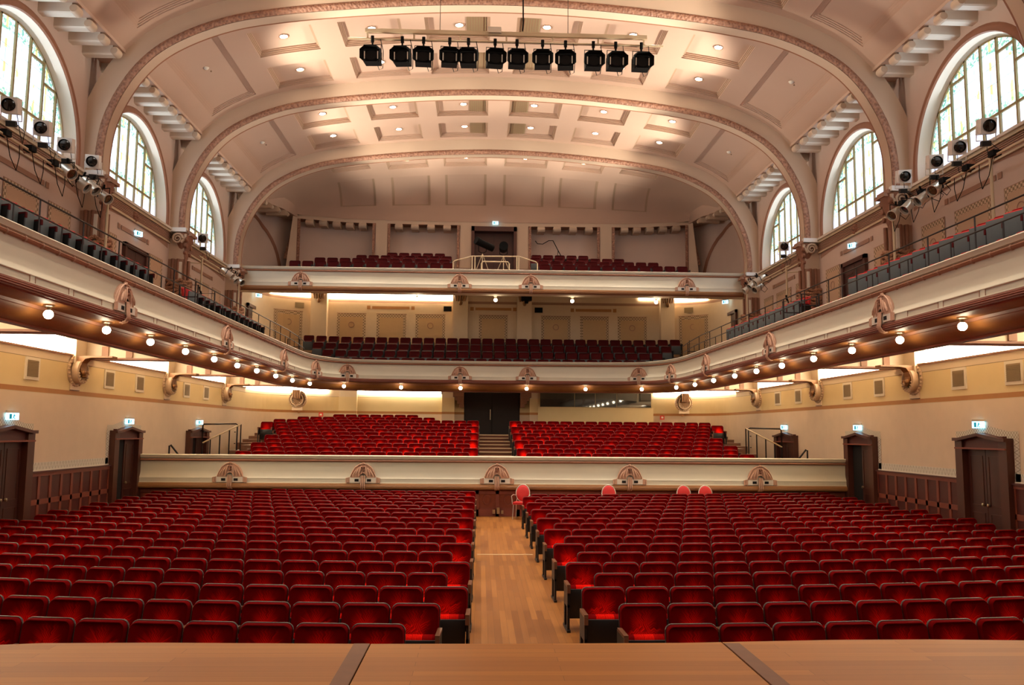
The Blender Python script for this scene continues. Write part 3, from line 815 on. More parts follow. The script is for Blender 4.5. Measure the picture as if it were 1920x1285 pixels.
for s in (-1, 1):
    mb = MB()
    ys = [-6]+[v for d in DOORS for v in (d[0]+.22, d[1]-.22)]+[36.0]
    for m, z0, z1 in LAY:
        mb.use(m)
        for i in range(len(ys)-1):
            if i % 2 == 1 and z1 <= .78:
                mb.face([(s*10.6, ys[i], -.3), (s*10.6, ys[i+1], -.3), (s*10.6, ys[i+1], z1), (s*10.6, ys[i], z1)]); continue
            mb.face([(s*10.6, ys[i], z0), (s*10.6, ys[i+1], z0), (s*10.6, ys[i+1], z1), (s*10.6, ys[i], z1)])
        C = CURV[:ISP+1]
        mb.grid([[(s*x, y, z0) for x, y in C], [(s*x, y, z1) for x, y in C]])
    mb.use('pink').box(min(s*10.56, s*10.8), max(s*10.56, s*10.8), -6, 36, 1.76, 1.80)
    struct('wall_%s' % SIDE[s], mb, '%s lower wall, beige below and yellow above an orange band' % SIDE[s])
    mb = MB().use('cream'); Cc = [(x, y) for x, y in LW[:4]]
    mb.box(min(s*8.3, s*10.96), max(s*8.3, s*10.96), -6, 36, 2.42, 2.5)
    mb.face([(s*10.8, -6, 1.8), (s*10.8, 36, 1.8), (s*10.8, 36, 2.5), (s*10.8, -6, 2.5)])
    struct('ceiling_gallery_%s' % SIDE[s], mb, 'cream ceiling under the %s side balcony' % SIDE[s])
    # lit coves above the ledge
    for k, (a, b) in enumerate(((10.0, 14.8), (15.75, 20.65), (21.75, 26.85), (27.9, 33.0), (34.0, 36.3))):
        mb = MB().use('cove').box(min(s*10.72, s*10.75), max(s*10.72, s*10.75), a, b, 1.80, 2.36)
        tag(mb.build('cove_light'), 'glowing cove light above the %s wall ledge, %s from the stage' % (SIDE[s], ORD[k]), 'cove light', 'cove lights under the side balconies')
    # cross beams with carved roundel brackets
    for k, yb in enumerate((15.2, 21.3, 27.4, 33.4)):
        mb = MB().use('cream').box(min(s*8.3, s*10.6), max(s*8.3, s*10.6), yb, yb+.45, 1.75, 2.45)
        mb.use('cream').box(min(s*10.5, s*10.8), max(s*10.5, s*10.8), yb-.55, yb+.5, 1.585, 2.45)
        mb.use('brown').box(min(s*8.3, s*10.45), max(s*8.3, s*10.45), yb-.01, yb+.46, 1.72, 1.765)
        o = struct('trim_%d' % (70+k+(0 if s < 0 else 5)), mb, 'cream cross beam under the %s side balcony, %s from the stage' % (SIDE[s], ORD[k]))
        mb = MB().use('pink')
        for a in (9.35, 9.95): mb.box(min(s*a, s*(a+.16)), max(s*a, s*(a+.16)), yb-.04, yb, 1.77, 2.05)
        mb.build('beam_block', o)
        e = thing('wall_bracket', 'carved roundel bracket on the %s wall under the balcony, %s from the stage' % (SIDE[s], ORD[k]), 'bracket', (s*10.6, yb-.33, .85), 'carved roundel brackets')
        x = s*10.6; yc = yb-.33
        mb = MB().use('capl'); mb.lathe([(0, x), (.40, x-s*.0), (.41, x-s*.04), (.37, x-s*.06), (.33, x-s*.05)], (0, yc, 1.42), 'X', 26)
        for t in range(26):
            a = 2*PI*t/26; mb.lathe([(0, x-s*.09), (.03, x-s*.07), (.035, x-s*.03)], (0, yc+.385*math.cos(a), 1.42+.385*math.sin(a)), 'X', 6)
        mb.build('roundel', e, 45)['label'] = 'cream beaded disc'
        mb = MB().use('roundel'); mb.lathe([(0, x-s*.055), (.30, x-s*.055)], (0, yc, 1.42), 'X', 20); mb.build('roundel_recess', e)
        mb = MB().use('capl'); mb.lathe([(.30, x-s*.05), (.30, x-s*.20), (.24, x-s*.22), (.22, x-s*.12)], (0, yc, 1.38), 'X', 22)
        for t in range(9):
            a = PI+PI*(t+.5)/9; mb.tube([(x-s*.21, yc+.20*math.cos(a), 1.38+.20*math.sin(a)), (x-s*.22, yc+.28*math.cos(a), 1.38+.28*math.sin(a))], .016, 5)
        mb.build('fan_relief', e, 40)
        mb = MB().use('gilt'); W = .15
        pth = [(x-s*.95, 1.73), (x-s*.45, 1.73), (x-s*.30, 1.70), (x-s*.22, 1.60), (x-s*.20, 1.48), (x-s*.22, 1.38)]
        pin = [(x-s*.95, 1.77), (x-s*.3, 1.77), (x-s*.1, 1.76), (x-s*.05, 1.70), (x-s*.03, 1.5), (x-s*.03, 1.38)]
        rows = []
        for sg in [i/8 for i in range(-8, 9)]:
            rows.append([(a, yc+sg*W, b-(.012 if int(round(sg*8)) % 2 else 0)) for a, b in pth]+[(a, yc+sg*W, b) for a, b in reversed(pin)])
        mb.grid(rows, close=True)
        for r0 in (rows[0], rows[-1]): mb.face(r0)
        mb.build('fluted_bracket', e)['label'] = 'brown fluted bracket'
        mb = MB().use('gilt')
        for sg in (-1, 1): mb.lathe([(0, x-s*.30), (.05, x-s*.28), (.065, x-s*.24), (.05, x-s*.2)], (0, yc+sg*.08, 1.36), 'X', 9)
        mb.lathe([(0, x-s*.31), (.05, x-s*.29), (.06, x-s*.2)], (0, yc, 1.29), 'X', 9); mb.build('mask', e, 50)
        mb = MB().use('wallbei').box(min(x, x-s*.03), max(x, x-s*.03), yc-.24, yc+.24, .93, 1.1); mb.use('dado').box(min(x, x-s*.035), max(x, x-s*.035), yc-.22, yc+.22, .915, .93); mb.build('plaque', e)
    # vents
    for k, (a, b) in enumerate(((16.72, 17.18), (18.74, 19.2), (22.64, 23.1), (24.66, 25.12), (28.6, 29.05), (30.62, 31.08))):
        x = s*10.6; e = thing('wall_vent', 'square grey wall vent in the %s wall, %s from the stage' % (SIDE[s], ORD[k]), 'vent', (x, (a+b)/2, 1.13), 'vents in the side walls')
        mb = MB().use('white').box(min(x, x-s*.03), max(x, x-s*.03), a-.07, b+.07, 1.06, 1.565); mb.build('vent_frame', e)
        mb = MB().use('vent').box(min(x, x-s*.035), max(x, x-s*.035), a, b, 1.13, 1.50)
        for j in range(9): mb.box(min(x, x-s*.045), max(x, x-s*.045), a, b, 1.14+j*.04, 1.15+j*.04)
        mb.build('grille', e)
    # wainscot with stiles, frieze above it
    X = s*10.6
    def bx(mb, d, y0, y1, z0, z1): mb.box(min(X, X-s*d), max(X, X-s*d), y0, y1, z0, z1)
    for k, (a, b) in enumerate(((8.0, 17.12), (19.02, 23.11))):
        mb = MB().use('dado'); bx(mb, .03, a, b, FLOOR, -.99)
        o = struct('baseboard_%s_%d' % (SIDE[s], k+1), mb, 'dark panelled wainscot on the %s wall, %s stretch' % (SIDE[s], ['near', 'far'][k]))
        mb = MB().use('dadol'); bx(mb, .06, a, b, -1.10, -1.0); bx(mb, .05, a, b, -1.74, -1.62); bx(mb, .05, a, b, FLOOR, -2.3)
        n = round((b-a)/.51)
        for j in range(n+1):
            y = a+(b-a)*j/n; bx(mb, .05, max(a, y-.05), min(b, y+.05), FLOOR, -1.05)
        mb.build('stiles', o)['label'] = 'lighter brown rails and stiles'
        mb = MB().use('dado'); bx(mb, .10, a, b, -1.02, -.985); mb.build('cap_rail', o)
        mb = MB().use('white'); bx(mb, .02, a, b, -.985, -.955); mb.use('wavey'); bx(mb, .008, a, b, -.955, -.79); mb.build('zigzag_frieze', o)['label'] = 'painted zigzag frieze'
    # doors
    for k, (a, b) in enumerate(DOORS):
        n = k+1+(0 if s < 0 else 3); op = k == 1 or (k == 2 and s < 0)
        d = sempty('door_%d' % n, 'brown wooden door with gabled frame in the %s wall, %s from the stage%s' % (SIDE[s], ORD[k], ', one leaf open' if op else ''), 'door', (X, (a+b)/2, FLOOR))
        mb = MB().use('doorf'); mb2 = MB().use('dado')
        bx(mb, .16, a, a+.28, FLOOR, -.06); bx(mb, .16, b-.28, b, FLOOR, -.06)
        c = (a+b)/2
        for m_, dd, z0, pk in ((mb, .22, -.10, .02), ):
            P = [(X-s*dd, a-.01, -.13), (X-s*dd, a-.01, -.06), (X-s*dd, a+.2, -.06), (X-s*dd, c, .05), (X-s*dd, b-.2, -.06), (X-s*dd, b+.01, -.06), (X-s*dd, b+.01, -.13), (X-s*dd, b-.2, -.13), (X-s*dd, c, -.02), (X-s*dd, a+.2, -.13)]
            m_.poly_prism(P, (s*dd, 0, 0), cap=False)
            for q in (((0, 1, 2, 9), (9, 2, 3, 8), (8, 3, 4, 7), (7, 4, 5, 6))): m_.face([P[i] for i in q])
        mb.build('door_frame', d)
        bx(mb2, .10, a+.2, b-.2, -.30, -.02); mb2.build('gable_panel', d)
        mb = MB().use('dadol'); bx(mb, .19, a+.02, b-.02, -.31, -.275); mb.build('lintel_moulding', d)
        mb = MB().use('void'); mb.box(min(X+s*1.2, X), max(X+s*1.2, X), a+.22, b-.22, FLOOR, -.3)
        mb.build('dark_passage', d)
        leaves = [(a+.28, c), (c, b-.28)]
        if op: leaves = [(c-.02, b-.28)] if s < 0 else [(a+.28, c+.02)]
        for y0, y1 in leaves:
            mb = MB().use('doorw'); bx(mb, .03, y0+.01, y1-.01, FLOOR, -.32)
            mb.use('doorf')
            for z0, z1 in ((-2.4, -1.7), (-1.55, -.45)):
                for u0, u1, w0, w1 in ((y0+.1, y1-.1, z0, z0+.02), (y0+.1, y1-.1, z1-.02, z1), (y0+.1, y0+.12, z0, z1), (y1-.12, y1-.1, z0, z1)): bx(mb, .042, u0, u1, w0, w1)
            lf = mb.build('door_leaf', d)
            ky = y1-.10 if (y0+y1)/2 < c else y0+.10
            mb = MB().use('brass'); mb.lathe([(0, X-s*.11), (.035, X-s*.10), (.04, X-s*.07), (.015, X-s*.05), (.015, X-s*.03)], (0, ky, -1.52), 'X', 10); mb.build('door_knob', lf, 50)
        if k < 2:   # painted zigzag border round the frame
            for u0, u1 in ((a-.19, a-.02), (b+.02, b+.19)):
                ob = MB().use('wavez'); 
                bb = [(X-s*.008, u0, -.955), (X-s*.008, u1, -.955), (X-s*.008, u1, .02), (X-s*.008, u0, .02)]
                ob.v = [(p[0], p[1]-u0, p[2]) for p in bb]; ob.f = [(0, 1, 2, 3)]; ob.m = [0]
                oo = ob.build('zigzag_border', d, local=True); oo.location = (-X, u0-(a+b)/2, -FLOOR)
            P0 = [(X-s*.009, a-.19, .02), (X-s*.009, a+.15, .02), (X-s*.009, c, .16), (X-s*.009, b-.15, .02), (X-s*.009, b+.19, .02)]
            ob = MB().use('wavetop').grid([[(p[0], p[1], p[2]-.10) for p in P0], [(p[0], p[1], p[2]+.07) for p in P0]])
            ob.build('gable_border', d)
# ---------------------------------------------------------------- rear lower wall
def py(s, y): return y
LWF = [(-x, y) for x, y in reversed([p for p in CURV if p[0] <= 7.2])][::1]
mb = MB()
half = CURV[ISP:]
for m, z0, z1 in LAY:
    mb.use(m)
    for s in (-1, 1):
        C = [p for p in half if p[0] >= 1.32] + [(1.32, 40.34)]
        if m == 'wallbei': z0 = FLOOR
        mb.grid([[(s*x, y, z0) for x, y in C], [(s*x, y, z1) for x, y in C]])
mb.use('cream')
for s in (-1, 1):
    C = [p for p in CURV if p[0] >= 1.32]
    mb.grid([[(s*x, y, 1.76) for x, y in C], [(s*x, y, 2.28) for x, y in C]])
mb.face([(-1.4, 40.34, 1.86), (1.4, 40.34, 1.86), (1.4, 40.34, 2.28), (-1.4, 40.34, 2.28)])
mb.face([(-10.8, 35.8, 2.28), (10.8, 35.8, 2.28), (10.8, 41, 2.28), (-10.8, 41, 2.28)])
struct('wall_back', mb, 'curved rear wall of the stalls')
mb = MB().use('cove').box(-6.45, -2.45, 40.15, 40.2, 1.78, 1.93)
tag(mb.build('cove_light'), 'thin cove light on the rear wall left of the dark doors', 'cove light', 'rear cove lights')
for s in (-1, 1):
    C = [p for p in CURV if 7.6 < p[0] < 10.62]; mb = MB().use('cove')
    mb.grid([[(s*(x-.06), y-.08, 1.79) for x, y in C], [(s*(x-.06), y-.08, 2.05) for x, y in C]])
    tag(mb.build('cove_light'), 'glowing cove light along the %s curved end of the rear wall' % SIDE[s], 'cove light', 'rear cove lights')
for k, (a, b) in enumerate(((-7.3, -6.45), (-2.4, -1.8), (1.8, 2.4))):
    mb = MB().use('cream').box(a, b, 39.95, 40.4, 1.58, 2.45); mb.use('wallyel').box(a, b, 39.95, 40.4, .91, 1.58); mb.use('band').box(a, b, 39.94, 40.4, .80, .91); mb.use('wallbei').box(a, b, 39.95, 40.4, -1, .80)
    struct('trim_%d' % (80+k), mb, 'flat pier on the rear wall, %s' % ['leftmost', 'beside the dark doors on the left', 'beside the dark doors on the right'][k])
d = sempty('door_7', 'tall dark double door at the end of the middle aisle', 'door', (0, 40.3, -.4))
mb = MB().use('void').box(-1.34, 1.34, 40.3, 41.4, -1.2, 1.86); mb.build('dark_recess', d)
mb = MB().use('doordk')
for a, b in ((-1.3, -.01), (.01, 1.3)):
    lf = MB().use('doordk').box(a, b, 40.26, 40.32, -.9, 1.84); o = lf.build('door_leaf', d)
    if a < -.5: h = MB().use('creamp').box(-.10, -.06, 40.2, 40.26, .55, 1.05); h.build('door_handle', o)
for s in (-1, 1):
    e = thing('wall_bracket', 'stepped brown bracket %s of the tall dark rear door' % SIDE[s], 'bracket', (s*1.6, 40.1, 1.1), 'brackets beside the dark doors')
    mb = MB().use('cap')
    for k in range(4): mb.box(min(s*1.35, s*(1.35+.52-.1*k)), max(s*1.35, s*(1.35+.52-.1*k)), 39.7+.08*k, 40.3, 1.62-.16*k, 1.86-.16*k)
    mb.build('bracket_block', e)
# control booth window
e = sempty('window_7', 'long dark control booth window in the rear wall', 'window', (5, 39.9, 1.2))
mb = MB().use('wallyel').box(2.2, 7.75, 39.85, 40.4, -1, 1.19); mb.use('cream').box(2.2, 7.75, 39.85, 40.4, 1.87, 2.1); mb.build('booth_wall', e)
mb = MB().use('booth').face([(2.3, 39.86, 1.19), (7.65, 39.86, 1.19), (7.65, 39.86, 1.87), (2.3, 39.86, 1.87)]); mb.build('dark_glass', e)
mb = MB().use('vent')
for x in (3.95, 4.95, 5.98): mb.box(x-.015, x+.015, 39.83, 39.87, 1.19, 1.87)
mb.box(2.28, 7.67, 39.83, 39.87, 1.18, 1.2); mb.build('mullions', e)
for k, (x, y) in enumerate(((-8.05, 39.6), (8.12, 39.6))):
    e = thing('fire_alarm', 'small red fire alarm box on the rear wall, %s of the doors' % SIDE[-1 if k == 0 else 1], 'alarm', (x, y, .62), 'red alarm boxes')
    MB().use('sign').box(x-.10, x+.10, y-.04, y+.02, .62, .82).build('alarm_box', e); MB().use('white').box(x-.05, x+.05, y-.045, y-.04, .68, .76).build('alarm_label', e)
for s in (-1, 1):   # small bell at the end of the painted band
    mb = MB().use('band').lathe([(0, 39.1), (.08, 39.12), (.09, 39.18)], (s*9.0, 0, .86), 'Y', 12)
    tag(mb.build('alarm_bell'), 'small round alarm bell on the %s curve of the rear wall' % SIDE[s], 'bell')
for s in (-1, 1):   # roundel on the curved wall
    e = thing('wall_bracket', 'carved roundel bracket on the %s curved rear wall' % SIDE[s], 'bracket', (s*9.0, 39.2, .85), 'carved roundel brackets on the rear curve')
    x, y = s*9.05, 39.02
    mb = MB().use('capl').lathe([(0, y+.15), (.42, y+.15), (.42, y), (.36, y-.04)], (x, 0, 1.42), 'Y', 26)
    for t in range(26): mb.lathe([(0, y-.05), (.03, y-.03), (.035, y)], (x+.39*math.cos(2*PI*t/26), 0, 1.42+.39*math.sin(2*PI*t/26)), 'Y', 6)
    mb.build('roundel', e, 45)['label'] = 'cream beaded disc'
    mb = MB().use('roundel').lathe([(0, y-.045), (.31, y-.045)], (x, 0, 1.42), 'Y', 20); mb.build('roundel_recess', e)
    mb = MB().use('gilt')
    for t in range(5): mb.box(x-.17+.073*t, x-.125+.073*t, y-.30, y, 1.47, 1.84)
    mb.box(x-.17, x+.17, y-.25, y, 1.44, 1.84); mb.build('fluted_bracket', e)
    mb = MB().use('capl').lathe([(.30, y-.04), (.30, y-.10), (.25, y-.11), (.24, y-.05)], (x, 0, 1.40), 'Y', 22)
    for t in range(9):
        a = PI+PI*(t+.5)/9; mb.tube([(x+.18*math.cos(a), y-.08, 1.40+.18*math.sin(a)), (x+.27*math.cos(a), y-.09, 1.40+.27*math.sin(a))], .016, 5)
    mb.build('fan_relief', e, 40)
    mb = MB().use('wallbei').box(x-.24, x+.24, y+.0, y+.1, .9, 1.08); mb.build('plaque', e)
# raised rear stalls: front wall, tiers and aisle steps
mb = MB().use('dado').box(-10.6, 10.6, 25.05, 25.25, FLOOR, -1.5)
o = struct('trim_83', mb, 'brown panelled wall under the stalls parapet')
mb = MB().use('dadol')
for x in [-.62, -.02, .60]: mb.box(x-.05, x+.05, 25.0, 25.06, FLOOR, -1.7)
mb.box(-10.6, 10.6, 25.0, 25.06, -1.85, -1.74); mb.box(-10.6, 10.6, 25.0, 25.06, FLOOR, -2.3)
for x in (-.33, .29):
    mb.tube([(x+.11*math.cos(2*PI*t/14), 25.03, -2.02+.14*math.sin(2*PI*t/14)) for t in range(15)], .016, 5)
    mb.box(x-.21, x+.21, 25.02, 25.05, -2.3, -2.26)
mb.build('panel_rails', o, 40)
mb = MB().use('brass').box(-.16, -.08, 24.93, 25.0, -2.42, -2.3).box(-.04, .05, 24.93, 25.0, -2.42, -2.24).box(.09, .16, 24.93, 25.0, -2.42, -2.32); mb.build('floor_latch', o)
RR = []   # (Y of seat back, seat floor)
for i in range(12): RR.append((25.75+.845*i, -1.45+.119*i))
mb = MB()
for i, (y, z) in enumerate(RR):
    y0 = y-.72 if i else 25.1; y1 = RR[i+1][0]-.72 if i < 11 else 40.3; xe = 8.25 if i < 8 else 9.7
    mb.use('carpet').box(-xe, xe, y0, y1, FLOOR, z); 
    mb.use('tread').box(-.6, .6, y0-.02, y0+.05, z-.03, z+.004)
struct('floor_rear_stalls', mb, 'stepped floor of the raised rear stalls')
mb = MB().use('carpet').box(-10.6, 10.6, 25.25, 40.3, FLOOR, FLOOR+.9); struct('floor_side_aisle', mb, 'floor beside the raised rear stalls')
# side stairs with rails
for s in (-1, 1):
    mb = MB().use('carpet')
    for k in range(5): mb.box(min(s*8.25, s*(10.5-.42*k)), max(s*8.25, s*(10.5-.42*k)), 29.3, 30.9, -1.3+.19*k-.19, -1.3+.19*k)
    mb.use('tread').box(min(s*8.2, s*10.4), max(s*8.2, s*10.4), 29.2, 29.3, -1.6, -.95)
    struct('stairs_%s' % SIDE[s], mb, 'short stair up to the %s end of the rear stalls' % SIDE[s])
    e = thing('handrail', 'sloping dark handrail of the stair at the %s end of the rear stalls' % SIDE[s], 'handrail', (s*9.4, 29, -1.2), 'stair handrails')
    A, B = (s*8.75, 29, .17), (s*10.02, 29, -.47)
    mb = MB().use('creamp').tube([A, B], .025, 8); mb.build('top_rail', e, 50)['label'] = 'pale worn top rail'
    for t in (0, .3, .55, .8, 1):
        mb = MB().use('rail'); p = [A[i]+(B[i]-A[i])*t for i in range(3)]; mb.tube([p, (p[0], p[1], -1.05)], .022, 6); mb.build('post', e, 50)
    e = thing('handrail', 'tall square dark rail frame behind the %s stair of the rear stalls' % SIDE[s], 'handrail', (s*9.4, 29.8, -1.2), 'stair rail frames')
    mb = MB().use('rail').tube([(s*10.3, 29.8, -1.2), (s*10.3, 29.8, .12), (s*10.26, 29.8, .17), (s*9.15, 29.8, .19), (s*9.1, 29.8, .15), (s*9.1, 29.8, -1.0)], .026, 8)
    for z in (-.1, -.5):
        for x in (10.24, 9.16): mb.tube([(s*x, 29.8, z), (s*(x+(.0 if x > 10 else 0)), 29.72, z)], .02, 6)
    mb.build('rail_frame', e, 50)
    e = thing('handrail', 'short bent dark handrail behind the %s end of the stalls parapet' % SIDE[s], 'handrail', (s*9.6, 26.3, -1.2), 'short bent handrails')
    x1 = s*10.15 if s < 0 else s*9.85
    mb = MB().use('rail').tube([(x1, 26.3, -1.6), (x1, 26.3, -.52), (x1-s*.04, 26.3, -.5), (x1-s*.33, 26.3, -.85)], .028, 8); mb.build('bent_rail', e, 50)

# ---------------------------------------------------------------- lower balcony: floors, rear wall
ROWB = [(8.05, 2.50, 8.85), ]
mb = MB().use('carpet')
for s in (-1, 1):
    for x0, x1, z in ((7.62, 8.72, 2.55), (8.72, 9.6, 3.30), (9.6, 10.96, 3.36)):
        mb.box(min(s*x0, s*x1), max(s*x0, s*x1), -6, 35.2, 2.46, z)
struct('floor_side_balcony', mb, 'stepped floor of the side balconies')
BR = [(36.15+.70*i, 2.33+.375*i) for i in range(4)]
mb = MB().use('carpet')
for i, (y, z) in enumerate(BR):
    mb.box(-9.4, 9.4, y-.62 if i else 35.75, 38.9, 2.31, z)
struct('floor_rear_balcony', mb, 'stepped floor of the lower rear balcony')
UW = [(10.6, 33.9), (10.6, 35.4), (10.5, 36.6), (10.15, 37.5), (9.5, 38.1), (8.7, 38.5), (7.6, 38.85), (5, 38.95), (0, 38.95)]
UWd = dense(UW, 3)
mb = MB()
for m, z0, z1 in (('rearw', 2.3, 5.98), ('pink', 5.98, 6.10), ('rearw', 6.10, 6.9)):
    mb.use(m)
    for s in (-1, 1): mb.grid([[(s*x, y, z0) for x, y in UWd], [(s*x, y, z1) for x, y in UWd]])
mb.use('cream').face([(-11, 35.8, 6.62), (11, 35.8, 6.62), (11, 39.2, 6.62), (-11, 39.2, 6.62)])
struct('wall_balcony_back', mb, 'rear wall behind the lower rear balcony seats', smooth=30)
def wall_y(x):
    x = abs(x)
    for (a, b), (c, d) in zip(UWd, UWd[1:]):
        if c <= x <= a and a > c: return b+(d-b)*(a-x)/(a-c)
    return 38.95
def rect_on_wall(mb, x0, x1, z0, z1, d):
    xs = [x0+(x1-x0)*k/4 for k in range(5)]
    mb.grid([[(x, wall_y(x)-d, z0) for x in xs], [(x, wall_y(x)-d, z1) for x in xs]])
PX = [(-9.95, -8.82), (-7.3, -5.98), (-5.47, -4.1), (-3.65, -2.27), (-.67, .67), (2.27, 3.65), (4.12, 5.47), (5.9, 7.27), (8.72, 9.9)]
for k, (a, b) in enumerate(PX):
    e = thing('wall_panel', 'checker-bordered panel on the wall behind the lower rear balcony, %s' % ['leftmost', 'second from the left', 'third from the left', 'fourth from the left', 'in the middle', 'fourth from the right', 'third from the right', 'second from the right', 'rightmost'][k], 'wall panel', ((a+b)/2, wall_y((a+b)/2), 2.6), 'panels behind the lower rear balcony')
    mb = MB().use('check'); rect_on_wall(mb, a, b, 5.28, 5.43, .02); rect_on_wall(mb, a, a+.13, 3, 5.28, .02); rect_on_wall(mb, b-.13, b, 3, 5.28, .02); mb.build('checkered_border', e)
    mb = MB().use('panelr'); rect_on_wall(mb, a+.13, b-.13, 3, 5.28, .015); mb.build('panel_field', e)
    mb = MB().use('pink'); rect_on_wall(mb, a-.02, b+.02, 5.43, 5.46, .03); mb.build('panel_edge', e)
    if k not in (2, 4, 6):
        c = (a+b)/2; w = wall_y(c)-.03; mb = MB().use('pink').tube([(c+.13*math.cos(t*PI/8), w, 4.92+.13*math.sin(t*PI/8)) for t in range(17)], .014, 5); mb.build('painted_ring', e)
for k, (a, b) in enumerate(((-5.7, -3.95), (-.85, .85), (3.9, 5.6))):
    mb = MB().use('band'); rect_on_wall(mb, a, b, 5.68, 5.81, .02); rect_on_wall(mb, a-.24, a-.08, 5.66, 5.83, .02); rect_on_wall(mb, b+.08, b+.24, 5.66, 5.83, .02)
    tag(mb.build('painted_strip'), 'orange painted strip with end squares on the rear balcony wall, %s' % ['left one', 'middle one', 'right one'][k], 'wall strip', 'strips behind the rear balcony')
for k, x in enumerate((-9.0, -1.95+.0, 2.05, 8.9)):
    mb = MB().use('vent' if k in (0, 3) else 'black'); x0 = [-9.15, -2.35, 1.95, 8.95][k]; rect_on_wall(mb, x0, x0+.38, 5.6, 5.85, .03)
    tag(mb.build('wall_vent'), '%s vent grille high on the rear balcony wall, %s' % ('grey' if k in (0, 3) else 'dark', ['far left', 'left of the middle', 'right of the middle', 'far right'][k]), 'vent')
for k, (a, b) in enumerate(((-8.45, -7.72), (-1.9, -1.2), (1.1, 1.8), (7.85, 8.5))):
    nm = ['leftmost', 'left of the middle', 'right of the middle', 'rightmost'][k]
    e = thing('pillar', 'plain cream pillar behind the lower rear balcony seats, %s' % nm, 'pillar', ((a+b)/2, 38.4, 2.6), 'pillars behind the rear balcony')
    y0 = wall_y((a+b)/2)-.35
    MB().use('rearw').box(a, b, y0, y0+.5, 2.6, 6.62).build('shaft', e)
    c = (a+b)/2; mb = MB().use('gilt')
    for t in range(5): mb.tube([(c-.24+.12*t, y0-.06, 6.58), (c-.24+.12*t, y0-.10, 6.3), (c-.2+.10*t, y0-.04, 6.05)], [.06, .055, .03], 8)
    mb.box(c-.3, c+.3, y0-.12, y0+.05, 6.5, 6.62).lathe([(0, 5.85), (.06, 5.88), (.1, 5.98), (.05, 6.08)], (c, y0-.03, 0), 'Z', 10)
    mb.build('capital', e, 50)['label'] = 'gilt fluted capital'
for a, b, nm in ((-7.7, -1.92, 'left half of the'), (8.5, 9.9, 'right end of the'), (-10.1, -8.5, 'left end of the'), (6.9, 7.8, 'short one, right part of the')):
    mb = MB().use('cove'); xs = [a+(b-a)*k/6 for k in range(7)]
    mb.grid([[(x, wall_y(x)-.05, 6.13) for x in xs], [(x, wall_y(x)-.05, 6.55) for x in xs]]) if 'short' not in nm else mb.grid([[(x, wall_y(x)-.05, 6.28) for x in xs], [(x, wall_y(x)-.05, 6.42) for x in xs]])
    tag(mb.build('cove_light'), 'cove light at the top of the %s rear balcony wall' % nm, 'cove light', 'rear balcony cove lights')
for s in (-1, 1):   # balcony side doors
    for k, (a, b) in enumerate(((24.02, 25.67), (35.5, 37.0))):
        X = s*(10.95 if k == 0 else 10.58); n = 8+k+(0 if s < 0 else 2)
        d = sempty('door_%d' % n, '%s brown balcony door on the %s side' % (['nearer', 'farther'][k], SIDE[s]), 'door', (X, (a+b)/2, 3.2))
        mb = MB().use('doorf'); x0, x1 = sorted((X, X-s*.10))
        mb.box(x0, x1, a, a+.13, 3.2, 5.38).box(x0, x1, b-.13, b, 3.2, 5.38).box(x0, x1, a, b, 5.25, 5.38); mb.build('door_frame', d)
        c = (a+b)/2; x0, x1 = sorted((X, X-s*.04))
        for u0, u1 in ((a+.13, c-.01), (c+.01, b-.13)):
            mb = MB().use('doorw').box(x0, x1, u0, u1, 3.2, 5.25); mb.use('doorf').box(min(X, X-s*.05), max(X, X-s*.05), u0+.1, u1-.1, 4.95, 4.98); mb.build('door_leaf', d)
# balcony handrails
for s in (-1, 1):
    nm = SIDE[s]; X = s*7.50
    e = thing('balcony_rail', 'long dark double handrail on top of the %s side balcony front' % nm, 'handrail', (X, 18, 2.98), 'balcony handrails')
    path = [(X, y, 3.57) for y in (11, 20, 26, 30)]+[(s*7.46, 31.5, 3.5), (s*7.4, 32.3, 3.4)]
    MB().use('rail').tube(path, .016, 8).build('upper_rail', e, 50)
    MB().use('rail').tube([(p[0], p[1], p[2]-.27) for p in path], .014, 8).build('lower_rail', e, 50)
    for k in range(15):
        y = 11.6+k*1.44; MB().use('rail').tube([(X, y, 2.95), (X, y, 3.57)], .013, 6).build('post', e, 50)
    for k in range(14):
        y = 12.32+k*1.44; MB().use('rail').tube([(X, y, 2.95), (X, y, 3.30)], .012, 6).build('short_post', e, 50)
    for k, (y, zt) in enumerate(((20.7, 3.56), (22.0, 3.56), (32.4, 3.5))):
        e = thing('guard_rail', 'dark cross guard rail on the %s side balcony, %s from the stage' % (nm, ORD[k]), 'handrail', (s*7.8, y, 2.55), 'cross guard rails')
        mb = MB().use('rail').tube([(s*7.6, y, 2.5), (s*7.6, y, zt), (s*8.05, y, zt), (s*8.05, y, 2.5)], .022, 8).tube([(s*7.6, y, zt-.3), (s*8.05, y, zt-.3)], .016, 6)
        mb.build('rail_frame', e, 50)

# ---------------------------------------------------------------- upper balcony
UR = [(35.6, 6.45), (36.45, 6.78), (37.3, 7.1), (38.1, 7.4)]
mb = MB().use('carpet')
for i, (y, z) in enumerate(UR): mb.box(-9.2+.2*i, 9.2-.2*i, y-.62 if i else 34.4, 39.2 if i else 35.85, 6.35 if i == 0 else 6.63, z)
mb.box(-10.9, 10.9, 34.4, 34.8, 5.85, 6.36).box(-10.9, 10.9, 34.8, 36, 6.3, 6.37).box(-10.9, 10.9, 35.8, 39.2, 6.63, 6.66)
struct('floor_upper_balcony', mb, 'stepped floor of the upper balcony')
AP = [(10.96, 34.1), (10.85, 36.0), (10.6, 37.4), (10.0, 38.6), (9.3, 39.35)]
mb = MB().use('wallup')
for s in (-1, 1): mb.grid([[(s*x, y, 6.0) for x, y in AP], [(s*x, y, 9.9) for x, y in AP]])
